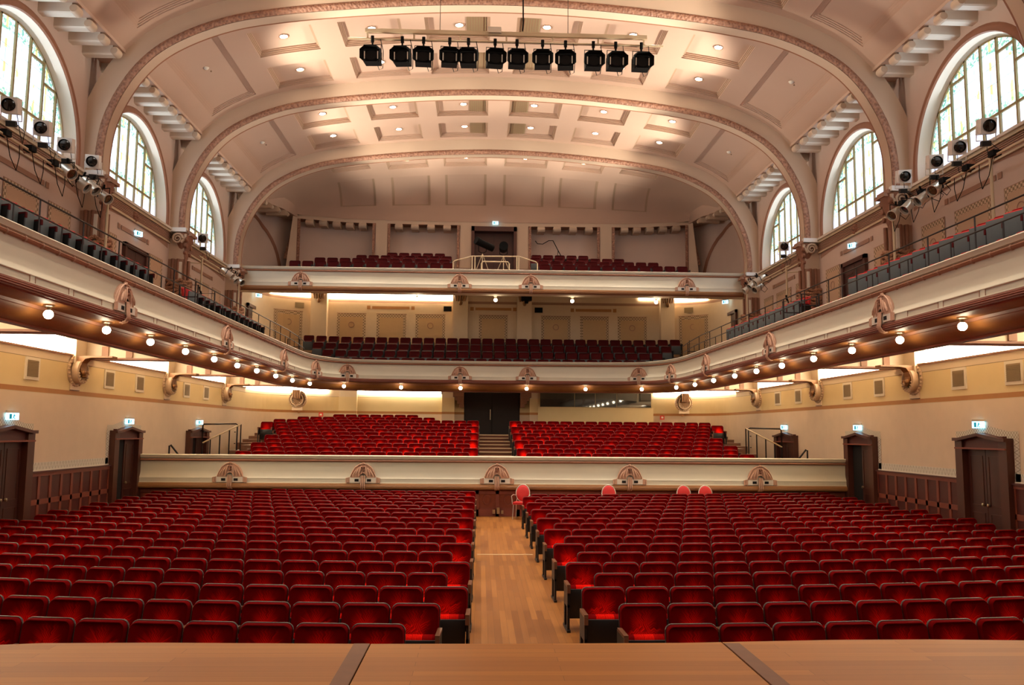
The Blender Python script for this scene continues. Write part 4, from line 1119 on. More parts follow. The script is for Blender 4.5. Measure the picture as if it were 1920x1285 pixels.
# niches: face wall with openings, back wall
NX = [(1.64, 5.09), (5.65, 9.2)]; ZT = 9.82
def yf(x): return yw(x)+.02
def strip(mb, x0, x1, z0, z1, dy=0, n=5):
    xs = [x0+(x1-x0)*k/n for k in range(n+1)]
    mb.grid([[(x, yf(x)+dy, z0) for x in xs], [(x, yf(x)+dy, z1) for x in xs]])
mb.use('rib')
for s in (-1, 1):
    for a, b in ((1.09, 1.64), (5.09, 5.65)):
        strip(mb, min(s*a, s*b), max(s*a, s*b), 6, 10.2, 0, 2)
    for a, b in NX: strip(mb, min(s*a, s*b), max(s*a, s*b), ZT, 10.2)
    mb.grid([[(s*9.2, yf(9.2), 6), (s*9.2, yf(9.2), 10.2)], [(s*9.75, yf(9.2)-.25, 6), (s*9.32, yf(9.2)-.25, 10.2)]])
strip(mb, -1.09, 1.09, 9.78, 10.2)
mb.use('wallup')
for s in (-1, 1):
    for a, b in NX: strip(mb, min(s*a, s*b), max(s*a, s*b), 6, 9.9, .62)
    for a, b in NX:
        x0, x1 = min(s*a, s*b), max(s*a, s*b); mb.use('brown').grid([[(x0+(x1-x0)*k/5, yf(x0+(x1-x0)*k/5), ZT) for k in range(6)], [(x0+(x1-x0)*k/5, yf(x0+(x1-x0)*k/5)+.62, ZT) for k in range(6)]]); mb.use('wallup')
mb.use('brown')
for s in (-1, 1):
    for x in (1.64, 5.09, 5.65, 9.2, 1.09): mb.box(min(s*x-.0, s*x+.01), max(s*x, s*x+.01), yf(x), yf(x)+.62, 6, ZT)
struct('wall_upper_back', mb, 'upper rear wall with recessed niches above the upper balcony', smooth=30)
for s in (-1, 1):   # leaf bands on the niche edges
    for k, (a, b) in enumerate(NX):
        mb = MB().use('leaf')
        for x in (a+.02, b-.14): mb.box(min(s*x, s*(x+.12)), max(s*x, s*(x+.12)), yf(x)-.03, yf(x)+.02, 7.3 if k == 0 or x < 6 else 8.0, ZT)
        struct('trim_%d' % (90+k+(0 if s < 0 else 3)), mb, 'brown leaf bands on both edges of the %s niche on the %s' % (['inner', 'outer'][k], SIDE[s]))
        n = 4 if k == 0 else 5
        for j in range(n):
            x = s*(a+.62+(b-a-1.15)*j/(n-1)); y = yf(x)
            mb2 = MB().use('rib').box(x-.17, x+.17, y+.0, y+.60, ZT-.26, ZT); o = mb2.build('ceiling_beam'); c2 = MB().use('rib').lathe([(0, x-.18), (.11, x-.18), (.125, x-.15), (.125, x+.15), (.11, x+.18), (0, x+.18)], (0, y+.04, ZT-.14), 'X', 12).build('beam_scroll', o, 40)
            tag(o, 'rounded beam end in the %s niche on the %s above the upper balcony, %s from the middle' % (['inner', 'outer'][k], SIDE[s], ORD[j]), 'ceiling beam', 'beam ends in the rear niches')
    mb = MB().use('leaf'); mb.poly_prism([(s*9.22, 38.62, 9.8), (s*9.42, 38.62, 9.8), (s*9.78, 38.4, 7.9), (s*9.48, 38.4, 7.9)], (0, -.05, 0)); struct('trim_%d' % (96 if s < 0 else 97), mb, 'leaning leaf band at the %s corner above the upper balcony' % SIDE[s])
    # blind arch
    mb = MB().use('brown'); rows = []
    def wx(y):
        for (a, b), (c, d) in zip(AP, AP[1:]):
            if b <= y <= d: return a+(c-a)*(y-b)/(d-b)
        return AP[-1][0]
    for r in (0, .03, .14, .2):
        rr = 2.45+r; dd = .06*math.sin(PI*r/.2)+.01
        rows.append([(s*(wx(36.45+rr*math.cos(PI*t/20)*.86)-dd), 36.45+rr*math.cos(PI*t/20)*.86, 6.95+rr*math.sin(PI*t/20)) for t in range(0, 20)])
    mb.grid(rows); struct('trim_%d' % (98 if s < 0 else 99), mb, 'brown blind arch on the %s wall beside the upper balcony' % SIDE[s], smooth=50)
    for j in range(5):
        y = 34.75+.62*j; x = 10.0-.02*j-.06*j*j*.5
        mb = MB().use('rib').box(min(s*x, s*(x+.9)), max(s*x, s*(x+.9)), y-.12, y+.12, 9.64, 9.87); o = mb.build('ceiling_beam')
        MB().use('rib').lathe([(0, y-.14), (.1, y-.13), (.1, y+.13), (0, y+.14)], (s*x, 0, 9.73), 'Y', 12).build('beam_scroll', o, 40)
        tag(o, 'rounded beam end over the blind arch on the %s above the upper balcony, %s from the stage' % (SIDE[s], ORD[j]), 'ceiling beam', 'beam ends over the blind arches')
d = sempty('door_12', 'dark doorway in the middle behind the upper balcony', 'door', (0, 39.3, 7.2))
MB().use('doorf').box(-1.09, -.94, 39.1, 39.7, 6.9, 9.78).box(.94, 1.09, 39.1, 39.7, 6.9, 9.78).box(-1.09, 1.09, 39.1, 39.7, 9.55, 9.78).build('door_frame', d)
MB().use('doorw').box(-.94, 0, 39.6, 39.66, 6.9, 9.55).build('door_leaf', d); MB().use('doorw').box(0.01, .94, 39.6, 39.66, 6.9, 9.55).build('door_leaf', d)
MB().use('void').box(-1.1, 1.1, 39.7, 39.75, 6.9, 9.8).build('dark_recess', d)
# rail, lamps on stands
e = thing('guard_rail', 'cream tubular guard rail in the middle of the upper balcony', 'handrail', (0, 34.5, 6.6), None)
Yr = 34.45
mb = MB().use('creamp').tube([(-1.77, Yr, 6.65), (-1.77, Yr, 7.05), (-1.70, Yr, 7.12), (-.98, Yr, 7.32), (.98, Yr, 7.34), (1.70, Yr, 7.12), (1.77, Yr, 7.05), (1.77, Yr, 6.65)], .026, 10); mb.build('outer_rail', e, 50)
for x in (-.98, -.86, .9, .98): MB().use('creamp').tube([(x, Yr, 6.65), (x, Yr, 7.32)], .026, 8).build('post', e, 50)
MB().use('creamp').tube([(-.58, Yr, 6.65), (-.58, Yr, 7.02), (-.52, Yr, 7.1), (.52, Yr, 7.1), (.58, Yr, 7.02), (.58, Yr, 6.65)], .03, 8).build('inner_rail', e, 50)
for k, (x, w, L, tl) in enumerate(((-.55, .15, .95, .22), (.35, .16, .5, 0))):
    e = thing('follow_spot', ['long black follow spotlight on a stand, left one in the upper balcony', 'short black follow spotlight on a stand, right one in the upper balcony'][k], 'spotlight', (x, 35, 6.6), 'follow spotlights in the upper balcony')
    y = 35.0; z = 7.95 if k == 0 else 7.85
    if k == 0: mb = MB().use('black').tube([(x-.28, y-.2, z+.14), (x-.05, y-.05, z+.05), (x+.45, y+.2, z-.12)], [.17, .15, .15], 16)
    else: mb = MB().use('black').tube([(x, y-.3, z), (x, y+.3, z)], .19, 16)
    mb.build('housing', e, 50)
    for sg in (-1, 1): MB().use('creamp').tube([(x, y, z-.4), (x+sg*.35, y+.1, 6.62)], .018, 6).build('stand_leg', e, 50)
    MB().use('creamp').tube([(x, y, z-.4), (x, y-.3, 6.62)], .018, 6).build('stand_leg', e, 50)
    MB().use('black').tube([(x-.16, y, z), (x-.16, y, z-.3), (x, y, z-.38), (x+.16, y, z-.3), (x+.16, y, z)], .02, 6).build('yoke', e, 50)
mb = MB().use('black').tube([(2.0, 39.5, 9.2), (2.1, 39.45, 9.05), (2.35, 39.4, 9.02), (2.65, 39.4, 9.2), (2.85, 39.4, 9.2), (3.1, 39.35, 8.7), (3.5, 39.2, 7.9)], .02, 6).tube([(3.1, 39.35, 8.7), (3.02, 39.3, 8.2), (3.05, 39.3, 7.9)], .015, 6)
tag(mb.build('cable', None, 50), 'black cable hanging on the niche wall right of the upper doorway', 'cable')
e = thing('loudspeaker', 'dark loudspeaker hanging under the upper balcony, right of the middle', 'loudspeaker', (1.55, 37.5, 5.9), None)
MB().use('black').box(1.25, 1.72, 37.3, 37.7, 5.95, 6.3).build('cabinet', e); MB().use('black').box(1.4, 1.56, 37.35, 37.6, 5.82, 5.95).build('horn', e); MB().use('steel').tube([(1.48, 37.5, 6.3), (1.48, 37.5, 6.62)], .02, 6).build('hanger', e, 50)
# ---------------------------------------------------------------- seats
def sheen_uv(me, w):
    u = me.uv_layers.new(name='sheen_uv'); me.uv_layers.new(name='rnd')
    for l in me.loops:
        co = me.vertices[l.vertex_index].co; u.data[l.index].uv = (co.x/w+.5, (co.z-.36)/.44)
def seat_parts(mats, parent, w=.47, hi=.80, both=False, arm_side=-1, st=.50):
    """tip-up seat, local origin on the floor under the backrest, facing -y"""
    R = {}
    def outline(hw, z0, z1, r, n=5):
        P = [(-hw, z0), (hw, z0)]
        for k in range(n+1): a = PI/2*k/n; P.append((hw-r+r*math.cos(a), z1-r+r*math.sin(a)))
        for k in range(n+1): a = PI/2+PI/2*k/n; P.append((-hw+r+r*math.cos(a), z1-r+r*math.sin(a)))
        return P
    zc = .58
    def lean(z): return (z-.36)*.20
    def rows_for(P, spec):
        out = []
        for k, d in spec:
            row = []
            for x, z in P:
                xx, zz = x*k, zc+(z-zc)*k
                if d is None: y = lean(zz)-.055+.04*(1-min(1, (abs(xx)/(w/2))**2))*(1 if zz < .75 else .6)-.0
                else: y = lean(zz)+d
                row.append((xx, y, zz))
            out.append(row)
        return out
    hw = w/2-.007
    P = outline(hw, .36, hi-.007, .062)
    mb = MB().use(mats['red']); mb.grid(rows_for(P, [(1, .0), (1, -.038), (.985, -.052), (.955, -.060), (.90, None), (.7, None), (.45, None), (.2, None)]), close=True)
    mb.face(rows_for(P, [(.2, None)])[0]); R['backrest'] = mb.build('backrest', parent, 60, local=True)
    sheen_uv(R['backrest'].data, w)
    Q = outline(w/2, .34, hi, .065); mb = MB().use(mats['rim']); mb.grid(rows_for(Q, [(.985, -.012), (.995, -.010), (1, -.004), (1, .006)]), close=True)
    mb.use(mats['shell']).grid(rows_for(Q, [(1, .006), (.96, .014)]), close=True); mb.face(rows_for(Q, [(.96, .014)])[0]); R['back_shell'] = mb.build('back_shell', parent, 40, local=True)
    sw = w/2-.03
    mb = MB().use(mats['red']); rows = []
    for x in (-sw, -sw+.015, -.1, 0, .1, sw-.015, sw):
        e = .012 if abs(x) < sw-.01 else 0
        rows.append([(x, -.165, st-.01), (x, -.15, st+.015+e), (x, -.09, st+.03+e), (x, -.03, st+.015+e), (x, -.02, st-.03), (x, -.02, .25), (x, -.10, .2)])
    mb.grid(rows); mb.grid([[r[k] for k in (0, 6)] for r in rows]); mb.face(rows[0]); mb.face(rows[-1]); R['seat'] = mb.build('seat', parent, 60, local=True); sheen_uv(R['seat'].data, w)
    mb = MB().use(mats['under']); rows = []
    for k in range(7):
        x = -sw-.008+(2*sw+.016)*k/6; b = .02*math.cos(PI*(k-3)/7.2)
        rows.append([(x, -.15, st+.005), (x, -.168-b*.3, st), (x, -.168-b, st-.05), (x, -.155-b, .25), (x, -.12-b, .13), (x, -.09, .12), (x, -.07, .14)])
    mb.grid(rows); mb.face(rows[0]); mb.face(rows[-1]); R['seat_shell'] = mb.build('seat_shell', parent, 50, local=True)
    for sd in ((-1, 1) if both else (arm_side,)):
        x = sd*(w/2+.006)
        mb = MB().use(mats['arm']); mb.box(x-.022, x+.022, -.33, .0, .555, .585).box(x-.021, x+.021, -.335, -.31, .48, .56); R['armrest'] = mb.build('armrest', parent, local=True)
        mb = MB().use(mats['leg']); mb.box(x-.014, x+.014, -.30, .06, .30, .555).box(x-.015, x+.015, -.30, -.23, .02, .33).box(x-.015, x+.015, -.02, .06, .02, .33).box(x-.022, x+.022, -.34, .1, 0, .03)
        R['leg'] = mb.build('leg', parent, local=True)
    return R
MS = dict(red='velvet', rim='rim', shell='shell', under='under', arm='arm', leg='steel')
MG = dict(red='redd', rim='steel', shell='steel', under='grey', arm='steel', leg='steel')
MG2 = dict(red='redseat', rim='redseat', shell='steel', under='grey', arm='redd', leg='steel')
def proto(mats, both, side, w=.48, hi=.80, st=.50, nm='theatre_seat'):
    e = thing(nm, '', 'seat', (0, 0, 0), ''); seat_parts(mats, e, w, hi, both, side, st); return e
def collect(e):
    V = []; F = []; Mi = []; mats = []
    for ch in KIDS[e.name]:
        me = ch.data; b = len(V); V += [tuple(v.co) for v in me.vertices]
        for p in me.polygons:
            m = me.materials[p.material_index]
            if m not in mats: mats.append(m)
            F.append([b+i for i in p.vertices]); Mi.append(mats.index(m))
    return V, F, Mi, mats
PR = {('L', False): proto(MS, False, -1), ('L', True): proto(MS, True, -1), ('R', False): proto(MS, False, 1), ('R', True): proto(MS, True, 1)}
USED = set()
def put_seat(key, pr, loc, rz, label, group):
    if key not in USED: o = pr[key]; USED.add(key)
    else: o = copy_tree(pr[key])
    o.location = loc; o.rotation_euler = (0, 0, rz); o['label'] = label; o['group'] = group
    return o
ROWY = [7.52, 8.41, 9.31, 10.21, 11.04, 11.99, 12.89, 13.82, 14.76, 15.74, 16.64, 17.62, 18.5, 19.36, 20.27, 21.2, 22.1, 23.0, 23.95]
ALL = []
for i, y in enumerate(ROWY):
    for s in (-1, 1):
        if i == 18 and s > 0: continue
        e0 = {-1: (1.18, .915, .65), 1: (1.115, .845, .58)}[s]
        e0 = e0[0] if i == 0 else (e0[1] if i % 2 else e0[2])
        k = 0
        while True:
            x = e0+.2475+.496*k
            yy = y+.0145*x*x-.01
            if x+.25 > (6.7 if i == 18 else 9.8) or yy > 24.55: break
            px, py_, z = project((s*x, yy, -1.75))
            if -70 < px < 1990: ALL.append((i, s, k, s*x, yy))
            k += 1
NIND = 300
stuff = []
for n, (i, s, k, x, y) in enumerate(ALL):
    key = ('L' if s < 0 else 'R', k == 0)
    if n < NIND:
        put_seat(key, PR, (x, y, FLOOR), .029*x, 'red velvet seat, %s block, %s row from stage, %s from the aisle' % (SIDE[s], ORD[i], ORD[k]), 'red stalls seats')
    else: stuff.append((key, x, y, FLOOR, .029*x))
for i, (y, z) in enumerate(RR):
    odd = i % 2 == 0
    for s in (-1, 1):
        if s > 0 and i > 9: continue
        e0 = .86 if odd else .59
        lim = [8.0, 7.8, 7.95, 7.7, 7.95, 7.7, 7.95, 8.2, 9.4, 9.1, 8.45, 6.7][i]
        k = 0
        while e0+.255+.51*k+.2 < lim:
            x = s*(e0+.255+.51*k)
            if not (i >= 10 and abs(x) < 2.9) or (i == 10 and abs(x) > 2.3): stuff.append((('L' if s < 0 else 'R', k == 0), x, y, z, 0))
            k += 1
V = []; F = []; Mi = []; mats = []; UVN = []; UVR = []
PC = {k: collect(v) for k, v in PR.items()}
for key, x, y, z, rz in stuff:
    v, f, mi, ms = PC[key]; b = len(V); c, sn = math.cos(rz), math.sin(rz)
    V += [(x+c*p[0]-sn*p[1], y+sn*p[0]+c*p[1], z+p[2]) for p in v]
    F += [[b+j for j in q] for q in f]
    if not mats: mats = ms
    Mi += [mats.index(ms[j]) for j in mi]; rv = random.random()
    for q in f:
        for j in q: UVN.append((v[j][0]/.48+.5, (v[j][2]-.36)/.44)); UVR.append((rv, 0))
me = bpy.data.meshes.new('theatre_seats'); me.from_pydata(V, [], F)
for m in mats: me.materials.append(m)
UVA = me.uv_layers.new(name='sheen_uv'); UVB = me.uv_layers.new(name='rnd')
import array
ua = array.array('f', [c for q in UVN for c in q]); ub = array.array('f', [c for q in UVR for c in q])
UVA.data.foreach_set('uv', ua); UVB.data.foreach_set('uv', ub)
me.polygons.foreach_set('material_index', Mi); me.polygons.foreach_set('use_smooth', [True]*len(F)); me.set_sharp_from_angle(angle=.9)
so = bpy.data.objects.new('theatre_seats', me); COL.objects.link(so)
tag(so, 'rows of small distant red theatre seats at the back of the stalls and on the raised stalls', 'seats', None, 'stuff')
# balcony seats
PG = {'a': proto(MG2, False, 1, .49, .84, .72, 'balcony_chair'), 'b': proto(MG, False, 1, .475, .82, .50, 'balcony_chair')}
def bseat(loc, rz, label, group, key='b'): put_seat(key, PG, loc, rz, label, group)
for s in (-1, 1):
    n = 0
    for k in range(35):
        y = 13.3+.54*k
        if 21.4 < y < 24.3 or y > 31.9: continue
        bseat((s*9.2, y, 3.30), -s*(PI/2-.32), 'grey-backed red seat, %s side balcony, back row, %s from the stage' % (SIDE[s], ORD[n]), 'seats on the side balconies', 'a'); n += 1
    if s > 0:
        for k in range(34):
            y = 13.1+.54*k
            bseat((s*8.4, y, 2.55), -s*(PI/2-.32), 'grey-backed red seat, right side balcony, front row, %s from the stage' % ORD[k], 'seats on the side balconies', 'a')
for i, (y, z) in enumerate(BR):
    xe = [6.9, 7.7, 8.3, 8.75][i]; n = int(2*xe/.54)
    for k in range(n):
        x = (k-(n-1)/2)*.54
        bseat((x, y-max(0, abs(x)-6.5)*.25, z), 0, 'dull red seat, lower rear balcony, %s row up, %s from the left' % (ORD[i], ORD[k]), 'seats on the lower rear balcony')
for i, (y, z) in enumerate(UR):
    segs = [[(-8.9, -1.6), (1.9, 8.6)], [(-8.0, -1.7), (1.9, 7.9)], [(-6.3, -1.7), (1.6, 6.0)], [(-5.0, -1.9), (1.7, 5.0)]][i]
    for s, (a, b) in enumerate(segs):
        n = int((b-a)/.55)
        for k in range(n):
            x = a+.27+.55*k
            kk = (n-1-k) if s == 0 else k
            bseat((x, y, z), 0, 'dull red seat, upper balcony, %s of the rail, %s row up, %s from the rail' % (['left', 'right'][s], ORD[i], ORD[kk]), 'seats on the upper balcony')

# banquet chairs
def banquet(loc, rz, label, arms=False):
    e = thing('banquet_chair', label, 'chair', (0, 0, 0), 'oval-backed chairs at the stalls parapet')
    mb = MB().use('redseat'); n = 20
    out = [(.19*math.cos(2*PI*t/n), .72+.23*math.sin(2*PI*t/n)) for t in range(n)]
    rows = [[(x*k, .2+(z-.72)*.18*k+d, .72+(z-.72)*k) for x, z in out] for k, d in ((1, .02), (1, -.01), (.85, -.035), (.4, -.045))]
    mb.grid(rows, close=True); mb.face(rows[-1]); mb.face(rows[0]); mb.build('backrest', e, 60, local=True)
    mb = MB().use('silver').tube([(x*1.06, .2+(z-.72)*.18+.005, .72+(z-.72)*1.06) for x, z in out+out[:1]], .012, 7); mb.build('back_frame', e, 60, local=True)
    mb = MB().use('redseat').box(-.21, .21, -.22, .2, .42, .48); mb.build('seat', e, local=True)
    for sx in (-1, 1):
        MB().use('silver').tube([(sx*.19, -.2, .43), (sx*.21, -.23, 0)], .012, 6).build('leg', e, 50, local=True)
        MB().use('silver').tube([(sx*.16, .20, .6), (sx*.19, .18, .43), (sx*.21, .26, 0)], .012, 6).build('leg', e, 50, local=True)
        if arms: MB().use('silver').tube([(sx*.2, .2, .66), (sx*.25, .05, .68), (sx*.25, -.2, .66), (sx*.22, -.2, .42)], .012, 6).build('armrest', e, 50, local=True)
    e.location = loc; e.rotation_euler = (0, 0, rz)
banquet((.66, 24.33, FLOOR), -.25, 'red oval-backed banquet chair with silver frame at the end of the aisle', True)
for k, x in enumerate((3.22, 5.43, 6.07)):
    banquet((x, 24.3, FLOOR), 0, 'red oval-backed banquet chair behind the last row, %s to the right of the aisle' % ['nearest', 'second', 'farthest'][k])

# ---------------------------------------------------------------- lamps
def light(name, typ, loc, energy, col, **kw):
    L = bpy.data.lights.new(name, typ); L.energy = energy; L.color = col
    for k, v in kw.items():
        if k != 'rot': setattr(L, k, v)
    o = bpy.data.objects.new(name, L); COL.objects.link(o); o.location = loc
    if 'rot' in kw: o.rotation_euler = kw['rot']
    return o
WARM = (1, .80, .58)
gp = thing('globe_lamp', '', 'lamp', (0, 0, 0), '')
MB().use('globe').lathe([(.001, -.075)]+[(.075*math.cos(a*PI/12), .075*math.sin(a*PI/12)) for a in range(-5, 6)]+[(.001, .075)], n=16).build('globe', gp, 80, local=True)
MB().use('brass').lathe([(.0, .16), (.085, .16), (.085, .135), (.04, .12), (.035, .065), (.0, .065)], n=14).build('lamp_base', gp, 50, local=True)
gf = [True]
def globe(loc, label, group):
    o = gp if gf[0] else copy_tree(gp); gf[0] = False
    o.location = loc; o['label'] = label; o['group'] = group
GY = (13.7, 15.82, 17.92, 20.04, 22.2, 24.3, 26.41, 28.85, 31.4)
for s in (-1, 1):
    for k, y in enumerate(GY): globe((s*7.6, y, 1.835), 'lit round globe lamp under the %s balcony edge, %s from the stage' % (SIDE[s], ORD[k]), 'globe lamps under the side balconies')
    globe((s*7.38, 33.5, 1.835), 'lit round globe lamp under the %s corner of the lower balcony' % SIDE[s], 'globe lamps under the balcony corners')
    for k, (x, y) in enumerate(((1.42, 35.76), (3.95, 35.66), (6.3, 35.2))): globe((s*x, y, 1.835), 'lit round globe lamp under the rear balcony edge, %s to the %s of the middle' % (ORD[k], SIDE[s]), 'globe lamps under the rear balcony')
for k, x in enumerate((-3.3, .03, 3.3, 6.9)): globe((x, 34.95, 5.55), 'lit round globe lamp under the upper balcony, %s' % ['leftmost', 'second from the left', 'third from the left', 'rightmost'][k], 'globe lamps under the upper balcony')
dl = thing('downlight', '', 'lamp', (0, 0, 0), '')
MB().use('ringm').lathe([(.115, .0), (.15, -.005), (.155, -.02), (.12, -.025), (.112, -.005)], n=20).build('trim_ring', dl, 50, local=True)
MB().use('down').lathe([(.0005, -.008), (.113, -.008)], n=20).build('lamp_face', dl, local=True)
df = [True]
def down(u, v, S, label, group, e=0):
    o = dl if df[0] else copy_tree(dl); df[0] = False
    p = S(u, v)+nrm(S, u, v)*.165; n = nrm(S, u, v)
    o.location = p; o.rotation_mode = 'XYZ'; o.rotation_euler = (0, math.asin(max(-1, min(1, n.x))), 0); o['label'] = label; o['group'] = group
    if e: light('downlight_beam', 'SPOT', (p.x, p.y, p.z-.08), e, (1, .88, .72), spot_size=1.15, spot_blend=.9, shadow_soft_size=.1, rot=(0, 0, 0))
EDOWN = 800
for bi, y1 in ((3, 27.55), (4, 33.7)):
    for ri, dv in enumerate((-3.38, -1.07)):
        for s in (-1, 1):
            for k, x in enumerate((1.33, 3.97, 6.58)):
                down(s*x, y1+dv, S_main, 'lit downlight in the %s vault bay, %s row, %s to the %s of middle' % ({3: 'second', 4: 'third'}[bi], ['near', 'far'][ri], ORD[k], SIDE[s]), 'downlights in the vault coffers', EDOWN)
for s in (-1, 1):
    for k, x in enumerate((1.33, 3.97)): down(s*x, 36.5, S_apse, 'lit downlight beyond the farthest arch, %s to the %s of middle' % (ORD[k], SIDE[s]), 'downlights beyond the farthest arch', EDOWN*.5)
# unseen bays nearer the stage carry the same downlights
for y1 in (15.33, 21.45):
    for dv in (-3.38, -1.07):
        for x in (-6.58, -3.97, -1.33, 1.33, 3.97, 6.58):
            light('downlight_beam', 'SPOT', (x, y1+dv, vz(x)-.1), EDOWN, (1, .88, .72), spot_size=1.15, spot_blend=.9, shadow_soft_size=.1)
for bi, y1 in ((3, 27.55), (4, 33.7)):
    for s in (-1, 1):
        u, v = s*8.95, y1-3.0+.4*(bi-3); p = S_main(u, v)+nrm(S_main, u, v)*.09
        mb = MB().use('white').lathe([(0, -.07), (.05, -.06), (.07, -.03), (.09, .0)], n=12); mb.use('ringm').lathe([(0, -.1), (.02, -.09), (.025, -.06)], (.12, .1, 0), n=8)
        o = mb.build('smoke_detector', None, 50); o.location = p; tag(o, 'small smoke detector on the %s ceiling panel of the %s vault bay' % (SIDE[s], {3: 'second', 4: 'third'}[bi]), 'smoke detector')
        for ri, dv in enumerate((-3.4, -1.07)):
            c = S_main(s*1.37, y1+dv)+Vector((0, 0, .155))
            mb = MB().use('vent'); x0 = c.x+.25 if s < 0 else c.x-.85
            mb.box(x0, x0+.6, c.y-.7, c.y+.7, c.z, c.z+.01); mb.use('ringm')
            for j in range(7): mb.box(x0+.08*j+.03, x0+.08*j+.05, c.y-.7, c.y+.7, c.z-.012, c.z)
            tag(mb.build('ceiling_grille'), 'slatted grille in the coffer just %s of the middle, %s vault bay, %s row' % (SIDE[s], {3: 'second', 4: 'third'}[bi], ['near', 'far'][ri]), 'vent')

# ---------------------------------------------------------------- exit signs
def exit_sign(loc, rz, label):
    e = thing('exit_sign', label, 'sign', (0, 0, 0), 'lit exit signs')
    MB().use('white').box(-.21, .21, -.02, .06, .22, .30).build('sign_housing', e, local=True)
    MB().use('exitc').box(-.2, .2, -.02, .05, 0, .22).build('sign_panel', e, local=True)['label'] = 'glowing blue-white panel with a running figure'
    mb = MB().use('exitg'); Yp = -.025
    def pol(P): mb.face([(a, Yp, b) for a, b in P])
    pol([(-.13, .03), (-.045, .03), (-.045, .19), (-.13, .19)])
    pol([(.02, .17), (.05, .17), (.05, .195), (.02, .195)]); pol([(.0, .09), (.045, .1), (.06, .165), (.015, .165)]); pol([(.0, .09), (.03, .09), (.085, .03), (.06, .02)]); pol([(.0, .1), (.025, .09), (-.005, .03), (-.03, .03)])
    pol([(.05, .16), (.105, .12), (.1, .105), (.045, .14)])
    mb.build('running_figure', e, local=True)
    e.location = loc; e.rotation_euler = (0, 0, rz); e.scale = (.66, .66, .66)
for s in (-1, 1):
    for k, (a, b) in enumerate(DOORS): exit_sign((s*10.50, (a+b)/2+.1, [.16, .12, .16][k]), -s*PI/2*.72, 'lit exit sign over the %s lower wall door, %s from the stage' % (SIDE[s], ORD[k]))
    exit_sign((s*10.86, 24.88, 5.74), -s*PI/2*.72, 'lit exit sign over the nearer balcony door on the %s upper wall' % SIDE[s])
    exit_sign((s*10.28, 36.3, 5.75), -s*PI/2*.5, 'lit exit sign over the farther balcony door on the %s' % SIDE[s])
exit_sign((.05, 38.95, 9.84), 0, 'lit exit sign over the dark upper doorway in the middle')

# ---------------------------------------------------------------- stage lighting
def at(px, py_, Y):
    d = (px-960)/f_px*r2-(py_-642.5)/f_px*u2+fw; return EYE+d*(Y/d.y)
def atX(px, py_, X):
    d = (px-960)/f_px*r2-(py_-642.5)/f_px*u2+fw; return EYE+d*((X-EYE.x)/d.x)
YB = 19.5
zb = at(930, 79, YB).z; zu = at(930, 64, YB).z; xl, xr = at(652, 74, YB).x, at(1243, 88, YB).x
e = thing('lighting_bar', 'long cream lighting bar hanging under the ceiling with twelve black spotlights', 'lighting bar', ((xl+xr)/2, YB, zb))
MB().use('creamp').tube([(xl, YB, zb), (xr, YB, zb)], .028, 10).build('lower_pipe', e, 50)
MB().use('creamp').box(xl+.42, xr-.4, YB-.04, YB+.04, zu-.045, zu+.05).build('upper_beam', e)
for k in range(7):
    x = xl+.48+(xr-xl-.96)*k/6; MB().use('creamp').box(x-.02, x+.02, YB-.01, YB+.01, zb, zu).build('hanger', e)
MB().use('black').tube([at(980, 58, YB), at(981, 44, YB), (at(980, 30, YB).x, YB, 12.0)], .02, 6).build('supply_cable', e, 50)
for px in (825, 1065): MB().use('steel').tube([(at(px, 60, YB).x, YB, zu), (at(px, 60, YB).x, YB, 12.1)], .008, 5).build('chain', e, 50)
MB().use('white').box(at(915, 60, YB).x, at(940, 60, YB).x, YB-.1, YB+.1, zu+.0, zu+.14).build('motor_box', e)
def fresnel(loc, rz, label, group):
    e = thing('stage_spotlight', label, 'spotlight', (0, 0, 0), group)
    mb = MB().use('black'); mb.box(-.155, .155, -.10, .26, -.15, .17); mb.lathe([(.12, -.10), (.12, -.12), (.13, -.12)], (0, 0, 0), 'Y', 18); mb.build('housing', e, local=True)
    MB().use('void').lathe([(.0, -.105), (.12, -.105)], (0, 0, 0), 'Y', 18).build('lens', e, local=True)
    for k in range(4):
        mb = MB().use('black'); c = math.cos(k*PI/2); sn = math.sin(k*PI/2)
        P = [(-.12, -.11, .15), (.12, -.11, .15), (.11, -.25, .205), (-.11, -.25, .205)]
        P = [(x*c+z*sn, y, -x*sn+z*c) for x, y, z in P]; mb.poly_prism(P, (0, .006, 0)); mb.build('barn_door', e, local=True)
    mb = MB().use('black')
    for k in range(4):
        c = math.cos(k*PI/2); sn = math.sin(k*PI/2); P = [(.12, -.11, .15), (.15, -.11, .12), (.205, -.24, .11), (.11, -.24, .205)]
        P = [(x*c+z*sn, y, -x*sn+z*c) for x, y, z in P]; mb.poly_prism(P, (0, .004, 0))
    mb.build('corner_flap', e, local=True)
    for sg in (-1, 1):
        MB().use('silver').box(sg*.128-.010, sg*.128+.010, -.125, -.11, -.09, .09).build('side_slot', e, local=True)
    MB().use('steel').tube([(-.17, .05, 0), (-.17, .05, .30), (.17, .05, .30), (.17, .05, 0)], .011, 6).build('yoke', e, 50, local=True)
    MB().use('black').tube([(0, .05, .30), (0, .05, .42)], .02, 6).tube([(0, .05, .36), (0, .05, .52)], .032, 8).build('hook_clamp', e, 50, local=True)
    MB().use('steel').tube([(.05, .26, -.05), (.10, .28, -.24), (.17, .27, -.2), (.19, .2, .2), (.15, .08, .45)], .008, 5).build('lamp_cable', e, 50, local=True)
    return e
fr = fresnel((0, 0, 0), 0, '', ''); ff = True
